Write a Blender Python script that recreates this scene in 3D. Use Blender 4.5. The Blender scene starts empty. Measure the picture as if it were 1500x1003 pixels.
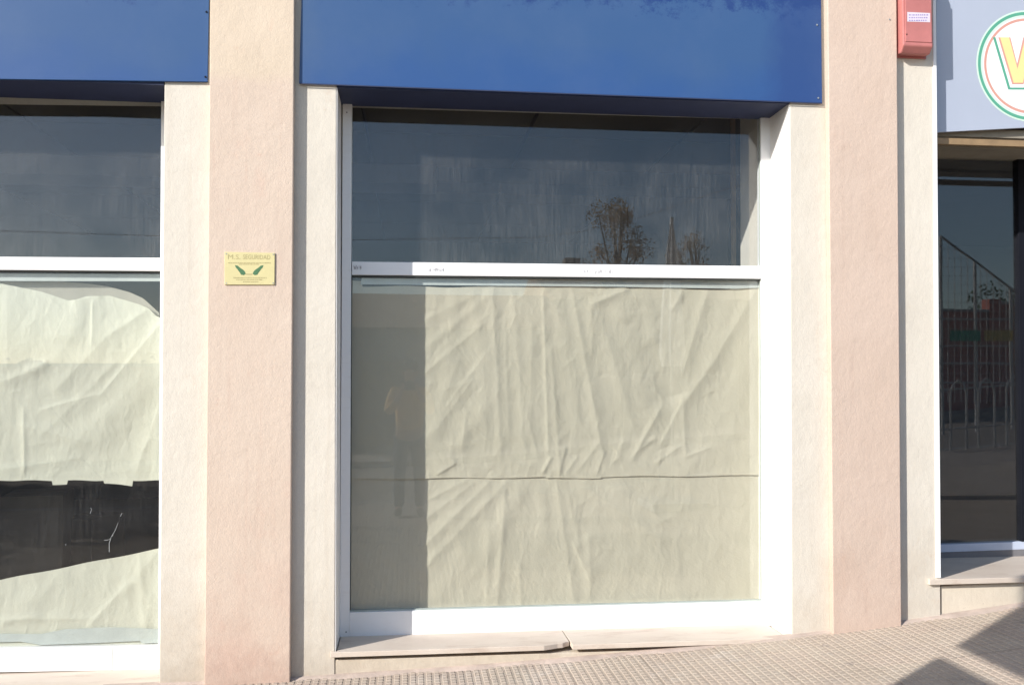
import bpy, math, random
import numpy as np
from mathutils import Vector, Matrix, Euler

R = math.radians
random.seed(7); np.random.seed(7)
sc = bpy.context.scene
C = sc.collection

# ------------------------------------------------------------------ camera
F, CX, CY = 1325.0, 750.0, 533.0          # focal length and principal point in photo pixels (1500 x 1003)
D, H = 4.7, 1.5                           # distance to the shop front and eye height
PITCH = math.atan(32.0 / F)
YAW = math.atan(150.0 / math.hypot(F, 32.0))
cam_d = bpy.data.cameras.new("camera"); cam = bpy.data.objects.new("camera", cam_d); C.objects.link(cam)
cam.location = (0, -D, H)
cam.rotation_euler = (math.pi / 2 + PITCH, 0, -YAW)
cam_d.sensor_width = 36.0; cam_d.lens = 36.0 * F / 1500.0
cam_d.shift_y = (CY - 501.5) / 1500.0
cam_d.clip_start = 0.05; cam_d.clip_end = 1500
sc.camera = cam
RM = Euler((math.pi / 2 + PITCH, 0, -YAW)).to_matrix()

# ------------------------------------------------------------------ light
SUN_TO = Vector((-1.47, -1.0, 0.87)).normalized()      # towards the sun
w = bpy.data.worlds.new("World"); sc.world = w; w.use_nodes = True
nt = w.node_tree; nt.nodes.clear()
sky = nt.nodes.new("ShaderNodeTexSky"); sky.sky_type = 'NISHITA'; sky.sun_disc = False
sky.sun_elevation = math.asin(SUN_TO.z); sky.sun_rotation = math.atan2(SUN_TO.x, SUN_TO.y)
sky.altitude = 200; sky.air_density = 1.0; sky.dust_density = 1.0; sky.ozone_density = 1.6
bg = nt.nodes.new("ShaderNodeBackground"); bg.inputs[1].default_value = 0.15
wo = nt.nodes.new("ShaderNodeOutputWorld")
nt.links.new(sky.outputs[0], bg.inputs[0]); nt.links.new(bg.outputs[0], wo.inputs[0])
sd = bpy.data.lights.new("sun", 'SUN'); sd.energy = 4.3; sd.angle = R(0.5); sd.color = (1.0, 0.965, 0.92)
so = bpy.data.objects.new("sun", sd); C.objects.link(so)
so.rotation_euler = SUN_TO.to_track_quat('Z', 'Y').to_euler(); so.location = (-20, -15, 15)
sc.view_settings.view_transform = 'Standard'; sc.view_settings.look = 'None'
sc.view_settings.gamma = 1; sc.view_settings.use_curve_mapping = False
sc.view_settings.exposure = 0.52
sc.cycles.max_bounces = 10; sc.cycles.transparent_max_bounces = 24
sc.cycles.caustics_reflective = False; sc.cycles.caustics_refractive = False

# ------------------------------------------------------------------ geometry of the place from the photograph
def ray(px, py):
    return RM @ Vector((px - CX, -(py - CY), -F))
def P(px, py, Y=0.0):
    """point of the plane y = Y seen at a photo pixel"""
    d = ray(px, py); t = (Y + D) / d.y
    return Vector((d.x * t, Y, H + d.z * t))
YG = 0.266                                # front of the window frames
YGL = YG + 0.030                          # glass
def PR(px, py, dist, yg=YGL):
    """point whose mirror image in the shop glass is seen at a pixel; dist = distance in front of the glass"""
    p = P(px, py, yg + dist)
    return Vector((p.x, yg - dist, p.z))
# pavement profile along the facade (rises to the right)
gp = [P(x, y, 0) for x, y in ((430, 997), (490, 988), (640, 977), (976, 951), (1148, 935), (1221, 926), (1320, 909), (1420, 897), (1500, 885))]
gcoef = np.polyfit([p.x for p in gp], [p.z for p in gp], 2)
XLO, XHI = gp[0].x - 0.6, gp[-1].x + 0.3
def gz(x):
    def q(v): return gcoef[0] * v * v + gcoef[1] * v + gcoef[2]
    def dq(v): return 2 * gcoef[0] * v + gcoef[1]
    if x < XLO: return float(q(XLO) + dq(XLO) * (x - XLO))
    if x > XHI: return float(q(XHI) + min(dq(XHI), 0.07) * (x - XHI))
    return float(q(x))

# ------------------------------------------------------------------ object helpers
ORG = {}
def empty(name, label, cat, loc, group=None):
    o = bpy.data.objects.new(name, None); C.objects.link(o); o.location = loc
    o.empty_display_size = 0.1
    o["label"] = label; o["category"] = cat
    if group: o["group"] = group
    ORG[o.name] = Vector(loc)
    return o
def mesh(name, V, Fc, mat, parent=None, smooth=False):
    V = [Vector(v) for v in V]
    if parent is not None: org = ORG[parent.name]
    else:
        xs = [v.x for v in V]; ys = [v.y for v in V]; zs = [v.z for v in V]
        org = Vector(((min(xs) + max(xs)) / 2, (min(ys) + max(ys)) / 2, min(zs)))
    me = bpy.data.meshes.new(name)
    me.from_pydata([tuple(v - org) for v in V], [], Fc); me.update()
    if mat: me.materials.append(mat)
    if smooth: me.shade_smooth()
    o = bpy.data.objects.new(name, me); C.objects.link(o)
    if parent is not None: o.parent = parent
    else: o.location = org
    ORG[o.name] = org
    return o
def tag(o, label=None, cat=None, group=None, kind=None):
    if label: o["label"] = label
    if cat: o["category"] = cat
    if group: o["group"] = group
    if kind: o["kind"] = kind
    return o
class MB:
    def __init__(s): s.V = []; s.F = []
    def add(s, V, Fc):
        n = len(s.V); s.V += [Vector(v) for v in V]; s.F += [tuple(i + n for i in f) for f in Fc]; return s
    def box(s, x0, x1, y0, y1, z0, z1):
        V = [(x, y, z) for x in (x0, x1) for y in (y0, y1) for z in (z0, z1)]
        return s.add(V, [(0, 1, 3, 2), (4, 6, 7, 5), (0, 4, 5, 1), (2, 3, 7, 6), (0, 2, 6, 4), (1, 5, 7, 3)])
    def prism(s, poly, dvec):
        """polygon of 3-D points extruded by a vector"""
        n = len(poly); d = Vector(dvec)
        V = list(poly) + [p + d for p in poly]
        Fc = [tuple(range(n)), tuple(range(2 * n - 1, n - 1, -1))]
        for i in range(n):
            j = (i + 1) % n; Fc.append((i, i + n, j + n, j))
        return s.add(V, Fc)
    def tube(s, pts, r, n=8, r2=None):
        pts = [Vector(p) for p in pts]; base = len(s.V); m = len(pts)
        for i, p in enumerate(pts):
            t = (pts[min(i + 1, m - 1)] - pts[max(i - 1, 0)]).normalized()
            a = t.orthogonal().normalized() if i == 0 else (a - t * a.dot(t)).normalized()
            b = t.cross(a); rr = r if r2 is None else r + (r2 - r) * i / (m - 1)
            for k in range(n):
                an = 2 * math.pi * k / n
                s.V.append(p + a * math.cos(an) * rr + b * math.sin(an) * rr)
        for i in range(m - 1):
            for k in range(n):
                k2 = (k + 1) % n
                s.F.append((base + i * n + k, base + i * n + k2, base + (i + 1) * n + k2, base + (i + 1) * n + k))
        s.F.append(tuple(base + k for k in range(n - 1, -1, -1)))
        s.F.append(tuple(base + (m - 1) * n + k for k in range(n)))
        return s
    def build(s, name, mat, parent=None, smooth=False, bevel=0):
        o = mesh(name, s.V, s.F, mat, parent, smooth)
        if bevel: bev(o, bevel)
        return o
def bev(o, w_, seg=2):
    m = o.modifiers.new("bevel", 'BEVEL'); m.width = w_; m.segments = seg; m.limit_method = 'ANGLE'; m.angle_limit = R(40)
    return o
def slab(name, px, y0, y1, mat, parent=None, bevel=0):
    """polygon given in photo pixels on the plane y0, extruded straight back to y1"""
    poly = [P(a, b, y0) for a, b in px]
    o = MB().prism(poly, (0, y1 - y0, 0)).build(name, mat, parent)
    if bevel: bev(o, bevel)
    return o
def lx(xa, ya, xb, yb, y):       # x on a line through two photo points
    return xa + (xb - xa) * (y - ya) / (yb - ya)

# ------------------------------------------------------------------ material helpers
class NT:
    def __init__(s, name):
        s.m = bpy.data.materials.new(name); s.m.use_nodes = True
        s.t = s.m.node_tree; s.t.nodes.clear()
        s.out = s.n("ShaderNodeOutputMaterial")
        s.geo = s.n("ShaderNodeTexCoord")
    def n(s, typ, **kw):
        nd = s.t.nodes.new(typ)
        for k, v in kw.items(): setattr(nd, k, v)
        return nd
    def l(s, a, b): s.t.links.new(a, b)
    def coord(s, scale=(1, 1, 1), rot=(0, 0, 0), loc=(0, 0, 0)):
        mp = s.n("ShaderNodeMapping"); s.l(s.geo.outputs["Object"], mp.inputs[0])
        mp.inputs["Scale"].default_value = scale; mp.inputs["Rotation"].default_value = rot; mp.inputs["Location"].default_value = loc
        return mp.outputs[0]
    def noise(s, scale, detail=4, rough=0.6, sc3=(1, 1, 1), loc=(0, 0, 0), rot=(0, 0, 0)):
        t = s.n("ShaderNodeTexNoise"); s.l(s.coord(sc3, rot, loc), t.inputs["Vector"])
        t.inputs["Scale"].default_value = scale; t.inputs["Detail"].default_value = detail; t.inputs["Roughness"].default_value = rough
        return t.outputs["Fac"]
    def ramp(s, fac, stops):
        r = s.n("ShaderNodeValToRGB"); s.l(fac, r.inputs[0]); e = r.color_ramp.elements
        while len(e) < len(stops): e.new(0.5)
        for k, (p, c) in enumerate(stops):
            e[k].position = p; e[k].color = c if len(c) == 4 else (*c, 1)
        return r.outputs[0]
    def mr(s, v, a, b, c=0, d=1):
        m = s.n("ShaderNodeMapRange"); s.l(v, m.inputs[0])
        for i, q in zip((1, 2, 3, 4), (a, b, c, d)): m.inputs[i].default_value = q
        return m.outputs[0]
    def mix(s, fac, a, b, mode='MIX'):
        m = s.n("ShaderNodeMix", data_type='RGBA', blend_type=mode)
        for sock, v in ((m.inputs[0], fac), (m.inputs[6], a), (m.inputs[7], b)):
            if hasattr(v, "links"): s.l(v, sock)
            else: sock.default_value = v if isinstance(v, (int, float)) else (*v, 1)[:4]
        return m.outputs[2]
    def math(s, op, a, b=0.0, clamp=False):
        m = s.n("ShaderNodeMath", operation=op, use_clamp=clamp)
        for sock, v in ((m.inputs[0], a), (m.inputs[1], b)):
            if hasattr(v, "links"): s.l(v, sock)
            else: sock.default_value = v
        return m.outputs[0]
    def bump(s, h, strength, dist=0.01, nrm=None):
        b = s.n("ShaderNodeBump"); s.l(h, b.inputs["Height"])
        b.inputs["Strength"].default_value = strength; b.inputs["Distance"].default_value = dist
        if nrm: s.l(nrm, b.inputs["Normal"])
        return b.outputs[0]
    def bsdf(s, col, rough=0.7, normal=None, metal=0, spec=0.5, **kw):
        p = s.n("ShaderNodeBsdfPrincipled")
        if hasattr(col, "links"): s.l(col, p.inputs["Base Color"])
        else: p.inputs["Base Color"].default_value = (*col, 1)
        if hasattr(rough, "links"): s.l(rough, p.inputs["Roughness"])
        else: p.inputs["Roughness"].default_value = rough
        p.inputs["Metallic"].default_value = metal; p.inputs["Specular IOR Level"].default_value = spec
        if normal: s.l(normal, p.inputs["Normal"])
        s.l(p.outputs[0], s.out.inputs[0]); s.p = p
        return s.m
def simple(name, c, rough=0.6, metal=0, var=0.12, scale=6, bump=0.0, bscale=60, spec=0.5):
    k = NT(name)
    f = k.noise(scale, 6, 0.65)
    col = k.mix(k.mr(f, 0.3, 0.7), tuple(v * (1 - var) for v in c), tuple(min(1, v * (1 + var)) for v in c))
    nr = k.bump(k.noise(bscale, 4), bump, 0.004) if bump else None
    return k.bsdf(col, rough, nr, metal, spec)

def plaster(name, a, b, stain, stain_amt=0.5, seed=0.0, zone=None):
    """painted render: stipple relief, trowel waves, faint stains, grime close to the pavement"""
    k = NT(name)
    big = k.noise(1.6, 5, 0.6, loc=(seed, 0, 0)); fine = k.noise(70, 3, 0.6)
    col = k.mix(k.mr(big, 0.32, 0.68), a, b)
    col = k.mix(k.mr(fine, 0.35, 0.7, 0, 0.16), col, tuple(v * 0.78 for v in a))
    st = k.noise(3.2, 8, 0.7, sc3=(1.3, 1, 0.8), loc=(3 + seed, 1, 7))
    col = k.mix(k.mr(st, 0.60, 0.80, 0, stain_amt), col, stain)
    drip = k.noise(5, 6, 0.6, sc3=(6, 1, 0.22), loc=(seed, 4, 0))
    col = k.mix(k.mr(drip, 0.55, 0.80, 0, 0.26), col, tuple(v * 0.82 for v in stain))
    sp = k.noise(42, 2, 0.5, loc=(9, seed, 2))
    col = k.mix(k.mr(sp, 0.74, 0.80, 0, 0.35), col, tuple(v * 0.55 for v in stain))
    sep = k.n("ShaderNodeSeparateXYZ"); g = k.n("ShaderNodeNewGeometry"); k.l(g.outputs["Position"], sep.inputs[0])
    low = k.mr(k.math('ADD', sep.outputs[2], k.math('MULTIPLY', k.mr(k.noise(4, 6, 0.7), 0.25, 0.75, -0.28, 0.28), 1.0)), -0.1, 0.62, 0.36, 0)
    if zone:
        zz = k.math('ADD', sep.outputs[2], k.mr(k.noise(6, 5, 0.7, loc=(1, 5, 2)), 0.3, 0.7, -0.03, 0.03))
        col = k.mix(k.mr(zz, 3.03, 3.10), col, k.mix(k.mr(big, 0.32, 0.68), zone[0], zone[1]))
    col = k.mix(low, col, tuple(v * 0.80 for v in stain))
    # broad old splash stains low on the wall
    sp2 = k.mr(k.noise(2.6, 7, 0.7, loc=(seed * 1.7, 3, 9)), 0.50, 0.66)
    sp2 = k.math('MULTIPLY', sp2, k.mr(sep.outputs[2], 0.15, 0.95, 0.38, 0))
    col = k.mix(sp2, col, tuple(v * 0.9 for v in stain))
    low2 = k.mr(k.math('ADD', sep.outputs[2], k.mr(k.noise(11, 6, 0.7, loc=(2, 2, 2)), 0.3, 0.7, -0.1, 0.1)), -0.05, 0.20, 0.38, 0)
    col = k.mix(low2, col, tuple(v * 0.55 for v in stain))
    # hairline cracks here and there
    wv = k.n("ShaderNodeTexNoise"); k.l(k.geo.outputs["Object"], wv.inputs["Vector"]); wv.inputs["Scale"].default_value = 7; wv.inputs["Detail"].default_value = 6
    va = k.n("ShaderNodeVectorMath", operation='MULTIPLY_ADD'); k.l(wv.outputs["Color"], va.inputs[0]); va.inputs[1].default_value = (.22, .22, .22); k.l(k.geo.outputs["Object"], va.inputs[2])
    vc = k.n("ShaderNodeTexVoronoi", feature='DISTANCE_TO_EDGE'); k.l(va.outputs[0], vc.inputs["Vector"]); vc.inputs["Scale"].default_value = 1.7
    ck = k.math('MULTIPLY', k.mr(vc.outputs["Distance"], 0.0, 0.006, 1, 0), k.mr(k.noise(1.9, 4, 0.6, loc=(seed, 8, 3)), 0.50, 0.58))
    col = k.mix(k.math('MULTIPLY', ck, 0.11), col, tuple(v * 0.45 for v in stain))
    # rubbed reddish scuffs
    sc_ = k.noise(8, 8, 0.75, loc=(4, seed, 6)); col = k.mix(k.mr(sc_, 0.62, 0.72, 0, 0.30), col, (stain[0] * .95, stain[1] * .85, stain[2] * .78))
    h1 = k.noise(150, 3, 0.55); h2 = k.noise(34, 4, 0.6, sc3=(1, 1, 0.7)); h3 = k.noise(5, 3, 0.5)
    n1 = k.bump(h3, 0.5, 0.012); n2 = k.bump(h2, 0.45, 0.004, n1); n3 = k.bump(h1, 0.55, 0.0022, n2)
    return k.bsdf(col, 0.88, n3, spec=0.2)

M = {}
M['cream'] = plaster('cream_render', (0.61, 0.56, 0.475), (0.66, 0.61, 0.525), (0.54, 0.44, 0.33), 0.4)
M['cream_yellow'] = plaster('yellowish_render', (0.60, 0.49, 0.375), (0.64, 0.53, 0.415), (0.50, 0.40, 0.28), 0.4, 5)
M['pink'] = plaster('pink_render', (0.585, 0.468, 0.376), (0.62, 0.512, 0.418), (0.57, 0.37, 0.29), 0.5, 2, ((0.59, 0.485, 0.37), (0.63, 0.525, 0.41)))
M['pink_pale'] = plaster('pale_pink_render', (0.555, 0.432, 0.348), (0.595, 0.472, 0.388), (0.52, 0.36, 0.28), 0.5, 9)
M['plinth'] = plaster('plinth_render', (0.66, 0.58, 0.47), (0.70, 0.63, 0.51), (0.50, 0.41, 0.31), 0.3, 4)

def white_metal():
    k = NT('white_lacquered_aluminium')
    d = k.noise(9, 7, 0.7, sc3=(1, 1, 3)); col = k.mix(k.mr(d, 0.55, 0.85, 0, 0.35), (0.84, 0.84, 0.83), (0.62, 0.58, 0.52))
    return k.bsdf(col, 0.32, k.bump(k.noise(30, 3), 0.04, 0.002), spec=0.45)
M['white'] = white_metal()
M['jamb'] = simple('white_painted_jamb', (0.82, 0.80, 0.77), 0.6, var=0.04, bump=0.25, bscale=40)
M['gasket'] = simple('dark_rubber_gasket', (0.05, 0.055, 0.05), 0.6)
M['bead'] = simple('grey_green_glazing_bead', (0.36, 0.40, 0.37), 0.45)

def glass(name, dirt_lo, dirt_hi, streak=1.0, tint=(0.94, 0.955, 0.96)):
    k = NT(name)
    lw = k.n("ShaderNodeLayerWeight"); lw.inputs[0].default_value = 0.5
    f = k.math('POWER', lw.outputs["Facing"], 5.0)
    f = k.math('ADD', k.math('MULTIPLY', f, 0.95), 0.045, True)
    tr = k.n("ShaderNodeBsdfTransparent"); tr.inputs[0].default_value = (*tint, 1)
    gl = k.n("ShaderNodeBsdfGlossy"); gl.inputs["Roughness"].default_value = 0.0; gl.inputs[0].default_value = (0.95, 0.97, 1, 1)
    wob = k.bump(k.noise(1.3, 1, 0.4), 0.05, 0.01); k.l(wob, gl.inputs["Normal"])
    m1 = k.n("ShaderNodeMixShader"); k.l(f, m1.inputs[0]); k.l(tr.outputs[0], m1.inputs[1]); k.l(gl.outputs[0], m1.inputs[2])
    s1 = k.noise(18, 9, 0.8, sc3=(7, 1, 0.30)); s2 = k.noise(1.6, 5, 0.65); s3 = k.noise(70, 3, 0.6, sc3=(2.4, 1, 0.30))
    a = k.math('MULTIPLY', k.mr(s1, 0.40, 0.66), k.mr(s2, 0.38, 0.58))
    a = k.math('ADD', a, k.math('MULTIPLY', k.mr(s3, 0.45, 0.75), k.mr(s2, 0.3, 0.7, 0.05, 0.5)))
    dirt = k.mr(k.math('MULTIPLY', a, streak), 0, 1.3, dirt_lo, dirt_hi)
    df = k.n("ShaderNodeBsdfDiffuse"); df.inputs[0].default_value = (0.50, 0.48, 0.45, 1)
    m2 = k.n("ShaderNodeMixShader"); k.l(dirt, m2.inputs[0]); k.l(m1.outputs[0], m2.inputs[1]); k.l(df.outputs[0], m2.inputs[2])
    k.l(m2.outputs[0], k.out.inputs[0])
    return k.m
M['glass'] = glass('streaked_dusty_glass', 0.010, 0.090)
M['glass_smudged'] = glass('smudged_lower_glass', 0.006, 0.055, 0.8, (0.965, 0.97, 0.955))
M['glass_clean'] = glass('shop_glass', 0.008, 0.03, 0.6)
M['glass_low'] = glass('lower_pane_glass', 0.012, 0.04, 0.7, (0.965, 0.97, 0.955))

def paper(name, a, b):
    k = NT(name)
    f = k.noise(2.2, 5, 0.6); g = k.noise(90, 3, 0.7, sc3=(1, 1, 2.0))
    col = k.mix(k.mr(f, 0.3, 0.7), a, b); col = k.mix(k.mr(g, 0.4, 0.75, 0, 0.10), col, tuple(v * 0.7 for v in a))
    ripple = k.noise(26, 6, 0.7)
    wn = k.n("ShaderNodeTexNoise"); k.l(k.geo.outputs["Object"], wn.inputs["Vector"]); wn.inputs["Scale"].default_value = 5; wn.inputs["Detail"].default_value = 4
    vm = k.n("ShaderNodeVectorMath", operation='MULTIPLY_ADD'); k.l(wn.outputs["Color"], vm.inputs[0]); vm.inputs[1].default_value = (.16, .16, .16); k.l(k.geo.outputs["Object"], vm.inputs[2])
    mp = k.n("ShaderNodeMapping"); k.l(vm.outputs[0], mp.inputs[0]); mp.inputs["Scale"].default_value = (1.5, 1, .62); mp.inputs["Rotation"].default_value = (0, .25, 0)
    v1 = k.n("ShaderNodeTexVoronoi"); k.l(mp.outputs[0], v1.inputs["Vector"]); v1.inputs["Scale"].default_value = 7
    v2 = k.n("ShaderNodeTexVoronoi"); k.l(mp.outputs[0], v2.inputs["Vector"]); v2.inputs["Scale"].default_value = 21
    nr = k.bump(v1.outputs["Distance"], 0.34, 0.012); nr = k.bump(v2.outputs["Distance"], 0.24, 0.006, nr); nr = k.bump(ripple, 0.20, 0.005, nr); nr = k.bump(g, 0.12, 0.001, nr)
    m = k.bsdf(col, 0.75, nr, spec=0.25)
    tl = k.n("ShaderNodeBsdfTranslucent"); k.l(col, tl.inputs[0])
    mx = k.n("ShaderNodeMixShader"); mx.inputs[0].default_value = 0.18
    k.l(k.p.outputs[0], mx.inputs[1]); k.l(tl.outputs[0], mx.inputs[2]); k.l(mx.outputs[0], k.out.inputs[0])
    return m
M['paper'] = paper('greenish_kraft_paper', (0.66, 0.622, 0.505), (0.70, 0.66, 0.545))
M['paper_pale'] = paper('pale_masking_paper', (0.74, 0.745, 0.64), (0.78, 0.785, 0.68))
M['paper_old'] = simple('old_grey_paper', (0.40, 0.38, 0.33), 0.8, var=0.1)
M['tape'] = simple('pale_masking_tape', (0.52, 0.57, 0.56), 0.55, var=0.08, scale=12)

def sign_blue():
    k = NT('faded_blue_sign_vinyl')
    # faded lighter field with ragged dark borders: weathering of the vinyl
    uv = k.n("ShaderNodeSeparateXYZ"); k.l(k.geo.outputs["Object"], uv.inputs[0])
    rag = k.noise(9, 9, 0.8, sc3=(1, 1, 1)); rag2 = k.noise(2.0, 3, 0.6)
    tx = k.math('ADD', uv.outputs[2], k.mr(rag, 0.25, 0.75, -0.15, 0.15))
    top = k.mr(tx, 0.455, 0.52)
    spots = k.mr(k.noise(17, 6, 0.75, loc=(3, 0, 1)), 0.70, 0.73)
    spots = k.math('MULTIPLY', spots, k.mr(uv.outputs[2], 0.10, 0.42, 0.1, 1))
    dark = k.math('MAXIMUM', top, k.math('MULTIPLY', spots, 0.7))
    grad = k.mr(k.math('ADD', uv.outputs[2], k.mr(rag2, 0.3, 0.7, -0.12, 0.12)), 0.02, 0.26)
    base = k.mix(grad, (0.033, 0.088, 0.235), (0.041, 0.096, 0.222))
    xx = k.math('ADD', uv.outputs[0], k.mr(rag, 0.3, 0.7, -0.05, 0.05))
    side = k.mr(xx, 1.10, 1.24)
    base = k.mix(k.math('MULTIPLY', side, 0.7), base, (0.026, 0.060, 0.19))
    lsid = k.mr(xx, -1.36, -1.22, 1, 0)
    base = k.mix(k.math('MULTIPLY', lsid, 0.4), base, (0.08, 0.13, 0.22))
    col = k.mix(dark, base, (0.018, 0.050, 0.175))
    dust = k.noise(1.7, 6, 0.7, loc=(2, 2, 0)); col = k.mix(k.mr(dust, 0.45, 0.75, 0, 0.10), col, (0.16, 0.21, 0.30))
    return k.bsdf(col, 0.5, k.bump(k.noise(2.5, 2), 0.05, 0.01), spec=0.22)
M['sign_blue'] = sign_blue()
M['navy'] = simple('navy_sign_return', (0.025, 0.035, 0.085), 0.6)
M['sign_grey'] = simple('grey_blue_sign_sheet', (0.385, 0.425, 0.51), 0.5, var=0.04, scale=2)
M['timber'] = simple('varnished_timber', (0.27, 0.18, 0.095), 0.6, var=0.2, scale=12)
M['soffit_grey'] = simple('grey_brown_soffit', (0.27, 0.24, 0.19), 0.7, var=0.15)
M['threshold'] = simple('grey_threshold', (0.16, 0.155, 0.16), 0.6)
M['dark_post'] = simple('anodised_dark_frame', (0.008, 0.009, 0.014), 0.8, spec=0.15)
M['blue_grey'] = simple('satin_aluminium_frame', (0.45, 0.50, 0.60), 0.4, var=0.06)
def marble():
    k = NT('worn_marble')
    f = k.noise(3, 8, 0.7, sc3=(0.6, 1.5, 1)); v = k.noise(6, 10, 0.75, sc3=(0.5, 2, 1), rot=(0, 0, 0.5))
    col = k.mix(k.mr(f, 0.3, 0.7), (0.55, 0.46, 0.38), (0.66, 0.58, 0.49))
    col = k.mix(k.mr(v, 0.54, 0.66, 0, 0.6), col, (0.44, 0.34, 0.27))
    sp = k.noise(25, 5, 0.7); col = k.mix(k.mr(sp, 0.62, 0.78, 0, 0.4), col, (0.40, 0.32, 0.25))
    return k.bsdf(col, 0.55, k.bump(k.noise(40, 5), 0.15, 0.003), spec=0.3)
M['marble'] = marble()
def tile_mat(name, bmp=False):
    k = NT(name)
    g = k.n("ShaderNodeNewGeometry"); mp = k.n("ShaderNodeMapping"); k.l(g.outputs["Position"], mp.inputs[0])
    def nz(scale, det=5, r_=0.65):
        t = k.n("ShaderNodeTexNoise"); k.l(mp.outputs[0], t.inputs["Vector"]); t.inputs["Scale"].default_value = scale
        t.inputs["Detail"].default_value = det; t.inputs["Roughness"].default_value = r_; return t.outputs["Fac"]
    oi = k.n("ShaderNodeObjectInfo")
    col = k.mix(k.mr(nz(1.7), 0.3, 0.7), (0.375, 0.315, 0.25), (0.46, 0.395, 0.32))
    col = k.mix(k.mr(nz(26, 4), 0.35, 0.7, 0, 0.45), col, (0.36, 0.28, 0.22))
    col = k.mix(k.mr(nz(5.5, 6), 0.52, 0.72, 0, 0.5), col, (0.29, 0.25, 0.22))
    col = k.mix(k.mr(nz(2.1, 8, 0.75), 0.56, 0.66, 0, 0.45), col, (0.50, 0.46, 0.41))
    col = k.mix(k.mr(nz(9, 2, 0.4), 0.72, 0.74, 0, 0.5), col, (0.17, 0.15, 0.14))
    col = k.mix(k.mr(oi.outputs["Random"], 0, 1, 0, 0.22), col, (0.44, 0.33, 0.27))
    col = k.mix(k.mr(nz(60, 2, 0.5), 0.70, 0.75, 0, 0.6), col, (0.16, 0.14, 0.12))
    nr = k.bump(nz(140, 3), 0.35, 0.002)
    if bmp:
        sp = k.n("ShaderNodeSeparateXYZ"); k.l(g.outputs["Position"], sp.inputs[0])
        sx = k.math('SINE', k.math('MULTIPLY', sp.outputs[0], 2 * math.pi / 0.04)); sy = k.math('SINE', k.math('MULTIPLY', sp.outputs[1], 2 * math.pi / 0.04))
        pad = k.mr(k.math('MINIMUM', sx, sy), -0.5, 0.1)
        nr = k.bump(pad, 0.8, 0.004, nr)
    return k.bsdf(col, 0.8, nr, spec=0.25)
M['tile'] = tile_mat('studded_cement_tile'); M['tile_far'] = tile_mat('studded_cement_tile_far', True)
def asphalt():
    k = NT('worn_warm_concrete_roadway'); f = k.noise(150, 4, 0.7); b = k.noise(0.6, 5)
    col = k.mix(k.mr(f, 0.35, 0.7), (0.21, 0.17, 0.135), (0.29, 0.24, 0.19)); col = k.mix(k.mr(b, 0.35, 0.7, 0, 0.4), col, (0.33, 0.28, 0.23))
    return k.bsdf(col, 0.85, k.bump(f, 0.5, 0.004), spec=0.3)
M['asphalt'] = asphalt()
M['granite'] = simple('granite_kerb', (0.34, 0.33, 0.31), 0.75, var=0.2, scale=40, bump=0.3)
M['earth'] = simple('dry_earth', (0.26, 0.20, 0.13), 0.95, var=0.25, scale=3, bump=0.4)

# ------------------------------------------------------------------ ground
def strip(name, y0, y1, dz, mat, x0=-60, x1=70, n=260, thick=0.0):
    xs = [x0 + (x1 - x0) * i / n for i in range(n + 1)]
    V = []; Fc = []
    for x in xs: V += [(x, y0, gz(x) + dz), (x, y1, gz(x) + dz)]
    for i in range(n): Fc.append((2 * i, 2 * i + 1, 2 * i + 3, 2 * i + 2)[::-1])
    if thick:
        m = len(V)
        for x in xs: V += [(x, y0, gz(x) + dz - thick), (x, y1, gz(x) + dz - thick)]
        for i in range(n):
            Fc.append((2 * i, 2 * i + 2, m + 2 * i + 2, m + 2 * i)); Fc.append((2 * i + 1, m + 2 * i + 1, m + 2 * i + 3, 2 * i + 3))
    return mesh(name, V, Fc, mat)
T = 0.20; NX0 = -8; ROWS = 10
KY = -4.4 - 2.0                                    # kerb line
PAVE_BOTTOM = -0.0075
pav = strip('pavement', KY + 0.15, 0.06, PAVE_BOTTOM, M['tile_far']); tag(pav, kind='structure')
tag(strip('kerb', KY, KY + 0.15, 0.0, M['granite'], thick=0.13), kind='structure')
tag(strip('road', -12.6, KY, -0.12, M['asphalt']), kind='structure')
tag(strip('far_pavement', -14.6, -12.6, 0.0, M['tile_far'], thick=0.13), kind='structure')
g = 700
tag(mesh('ground', [(-g, -g, -4.6), (g, -g, -4.6), (g, g, -4.6), (-g, g, -4.6)], [(0, 1, 2, 3)], M['earth']), kind='structure')
V = []; Fc = []
xs = [-60 + 130 * i / 60 for i in range(61)]
for x in xs: V += [(x, -14.6, gz(x) - 0.02), (x, -60, gz(x) + 0.6), (x, -400, gz(x) * 0.5 - 1.5)]
for i in range(60):
    for j in range(2): Fc.append((3 * i + j, 3 * i + j + 1, 3 * i + 4 + j, 3 * i + 3 + j)[::-1])
tag(mesh('waste_ground', V, Fc, M['earth']), kind='structure')

def tile_geo(x0, y0, top=0.0, n=5):
    """one 20 cm tile with 5 x 5 low studs"""
    mb = MB(); s_ = T / n; base = top - 0.0032
    mb.add([(x0 + .0004, y0 + .0004, base), (x0 + T - .0004, y0 + .0004, base), (x0 + T - .0004, y0 + T - .0004, base), (x0 + .0004, y0 + T - .0004, base)], [(0, 1, 2, 3)])
    for i in range(n):
        for j in range(n):
            a = x0 + i * s_ + s_ * .14; b = x0 + (i + 1) * s_ - s_ * .14; c = y0 + j * s_ + s_ * .07; d = y0 + (j + 1) * s_ - s_ * .07
            e = s_ * .10
            V = [(a, c, base), (b, c, base), (b, d, base), (a, d, base), (a + e, c + e, top), (b - e, c + e, top), (b - e, d - e, top), (a + e, d - e, top)]
            mb.add(V, [(4, 5, 6, 7), (0, 1, 5, 4), (1, 2, 6, 5), (2, 3, 7, 6), (3, 0, 4, 7)])
    return mb
tmb = tile_geo(0, 0)
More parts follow.
